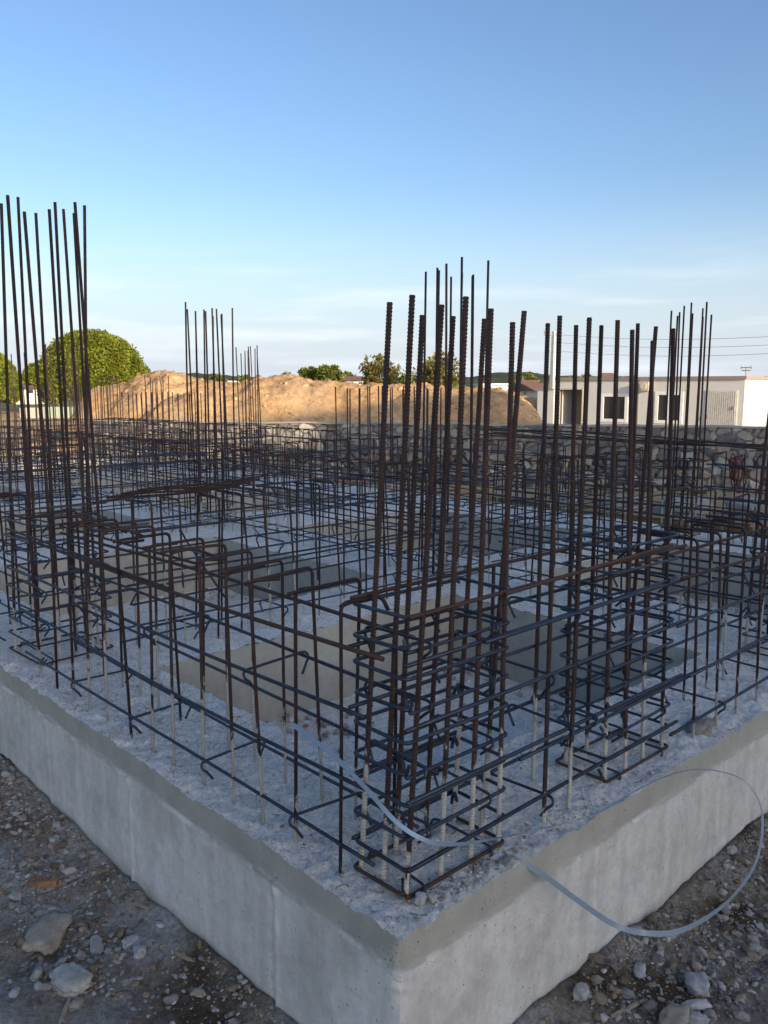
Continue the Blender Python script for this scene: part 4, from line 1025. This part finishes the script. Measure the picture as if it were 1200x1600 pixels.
# ------------------------------------------------------------------ hills
def hill(D, prof_, seed, mat, thick):
    us = np.array([(p-600)/1303*D for p, _ in prof_]); zs = np.array([1.5+(606-y)/1303*D for _, y in prof_])
    U = axis([(us[0], us[-1], D/260)]); Dd = axis([(-thick, thick*1.5, thick/14)])
    GU, GD = np.meshgrid(U, Dd, indexing='ij'); k = np.clip(1-np.abs(GD)/np.where(GD < 0, thick, thick*1.5), 0, 1); k = np.sin(k*math.pi/2)
    Z = -3+(np.interp(GU, us, zs)+3)*k+fbm(GU*18/D, GD*18/D, 0, 4, seed)*D*.004*k+np.abs(fbm(GU*120/D, GD*120/D, 0, 3, seed+1))*D*.003*k
    tagit(obj('hill', gridmesh('hill', CX+RT[0]*GU+FW[0]*(D+GD), CY+RT[1]*GU+FW[1]*(D+GD), Z, mat)), kind='structure')
hm = earth('wooded_hillside', (.055, .075, .035), (.10, .11, .055), (.16, .13, .08), .02, .25, .8, .15)
hill(700, [(-900, 600), (-300, 594), (0, 597), (60, 592), (120, 600), (220, 584), (300, 586), (420, 590), (470, 598), (600, 600), (740, 590), (770, 584), (790, 583), (860, 588), (960, 592), (1100, 594), (1250, 590), (2300, 598)], 95, hm, 160)
hill(1600, [(-1500, 598), (-400, 590), (100, 588), (260, 586), (420, 592), (600, 595), (760, 590), (900, 592), (1300, 594), (2600, 600)], 97, hm, 400)

# ------------------------------------------------------------------ unseen house frame added to cast shade on the slab (outside the picture, to the right rear)
nb = thing('shade_caster_house', 'tall concrete and brick house block added out of view to shade the slab', 'building', (0, 0, 0))
mb = MB()
X0, X1, Y0, Y1 = -9, 6.3, -46, -34
NF = 4
for k in range(NF):
    zb = GROUND+k*3.4
    mb.box(X0, Y0, zb+3.15, X1, Y1, zb+3.4)
    n = 11
    for i in range(n):
        xx = X0+.2+(X1-X0-.8)*i/(n-1)
        for yy in (Y1-.42, Y0+.02): mb.box(xx, yy, zb, xx+.4, yy+.4, zb+3.147)
obj('concrete_frame', mb.mesh('concrete_frame', simple('frame_concrete', (.40, .39, .37), .85, 0, .15, 2, .01)), nb)
mb = MB()
for k in range(NF):
    zb = GROUND+k*3.4; n = 11
    for i in range(n-1):
        xa = X0+.2+(X1-X0-.8)*i/(n-1)+.403; xb = X0+.2+(X1-X0-.8)*(i+1)/(n-1)-.003; m_ = (xa+xb)/2
        mb.box(xa, Y1-.32, zb, xb, Y1-.12, zb+.9); mb.box(xa, Y1-.32, zb+2.1, xb, Y1-.12, zb+3.147)
        mb.box(xa, Y1-.32, zb+.9, m_-.7, Y1-.12, zb+2.1); mb.box(m_+.7, Y1-.32, zb+.9, xb, Y1-.12, zb+2.1); mb.box(xa, Y0+.1, zb, xb, Y0+.3, zb+3.147)
    mb.box(X1-.3, Y0+.45, zb, X1-.1, Y1-.45, zb+3.147); mb.box(X0+.1, Y0+.45, zb, X0+.3, Y1-.45, zb+3.147)
obj('brick_wall', mb.mesh('brick_wall', simple('clay_block', (.40, .17, .09), .9, 0, .2, 6, .01)), nb)
st = thing('shade_caster_tower', 'windowless taller block added out of view to shade the stone wall', 'building', (0, 0, 0))  # unseen taller block, added so its shadow covers the stone wall
mb = MB(); mb.box(X1+.01, Y0, GROUND, X1+8.3, Y1+.3, GROUND+14.9); obj('tower_wall', mb.mesh('tower_wall', simple('grey_block', (.42, .41, .38), .9, 0, .2, 6, .01)), st)
mb = MB(); mb.box(X1-.1+.12, Y0-.1, GROUND+14.903, X1+8.4, Y1+.4, GROUND+15.15); obj('tower_roof', mb.mesh('tower_roof', MAT['trim']), st)
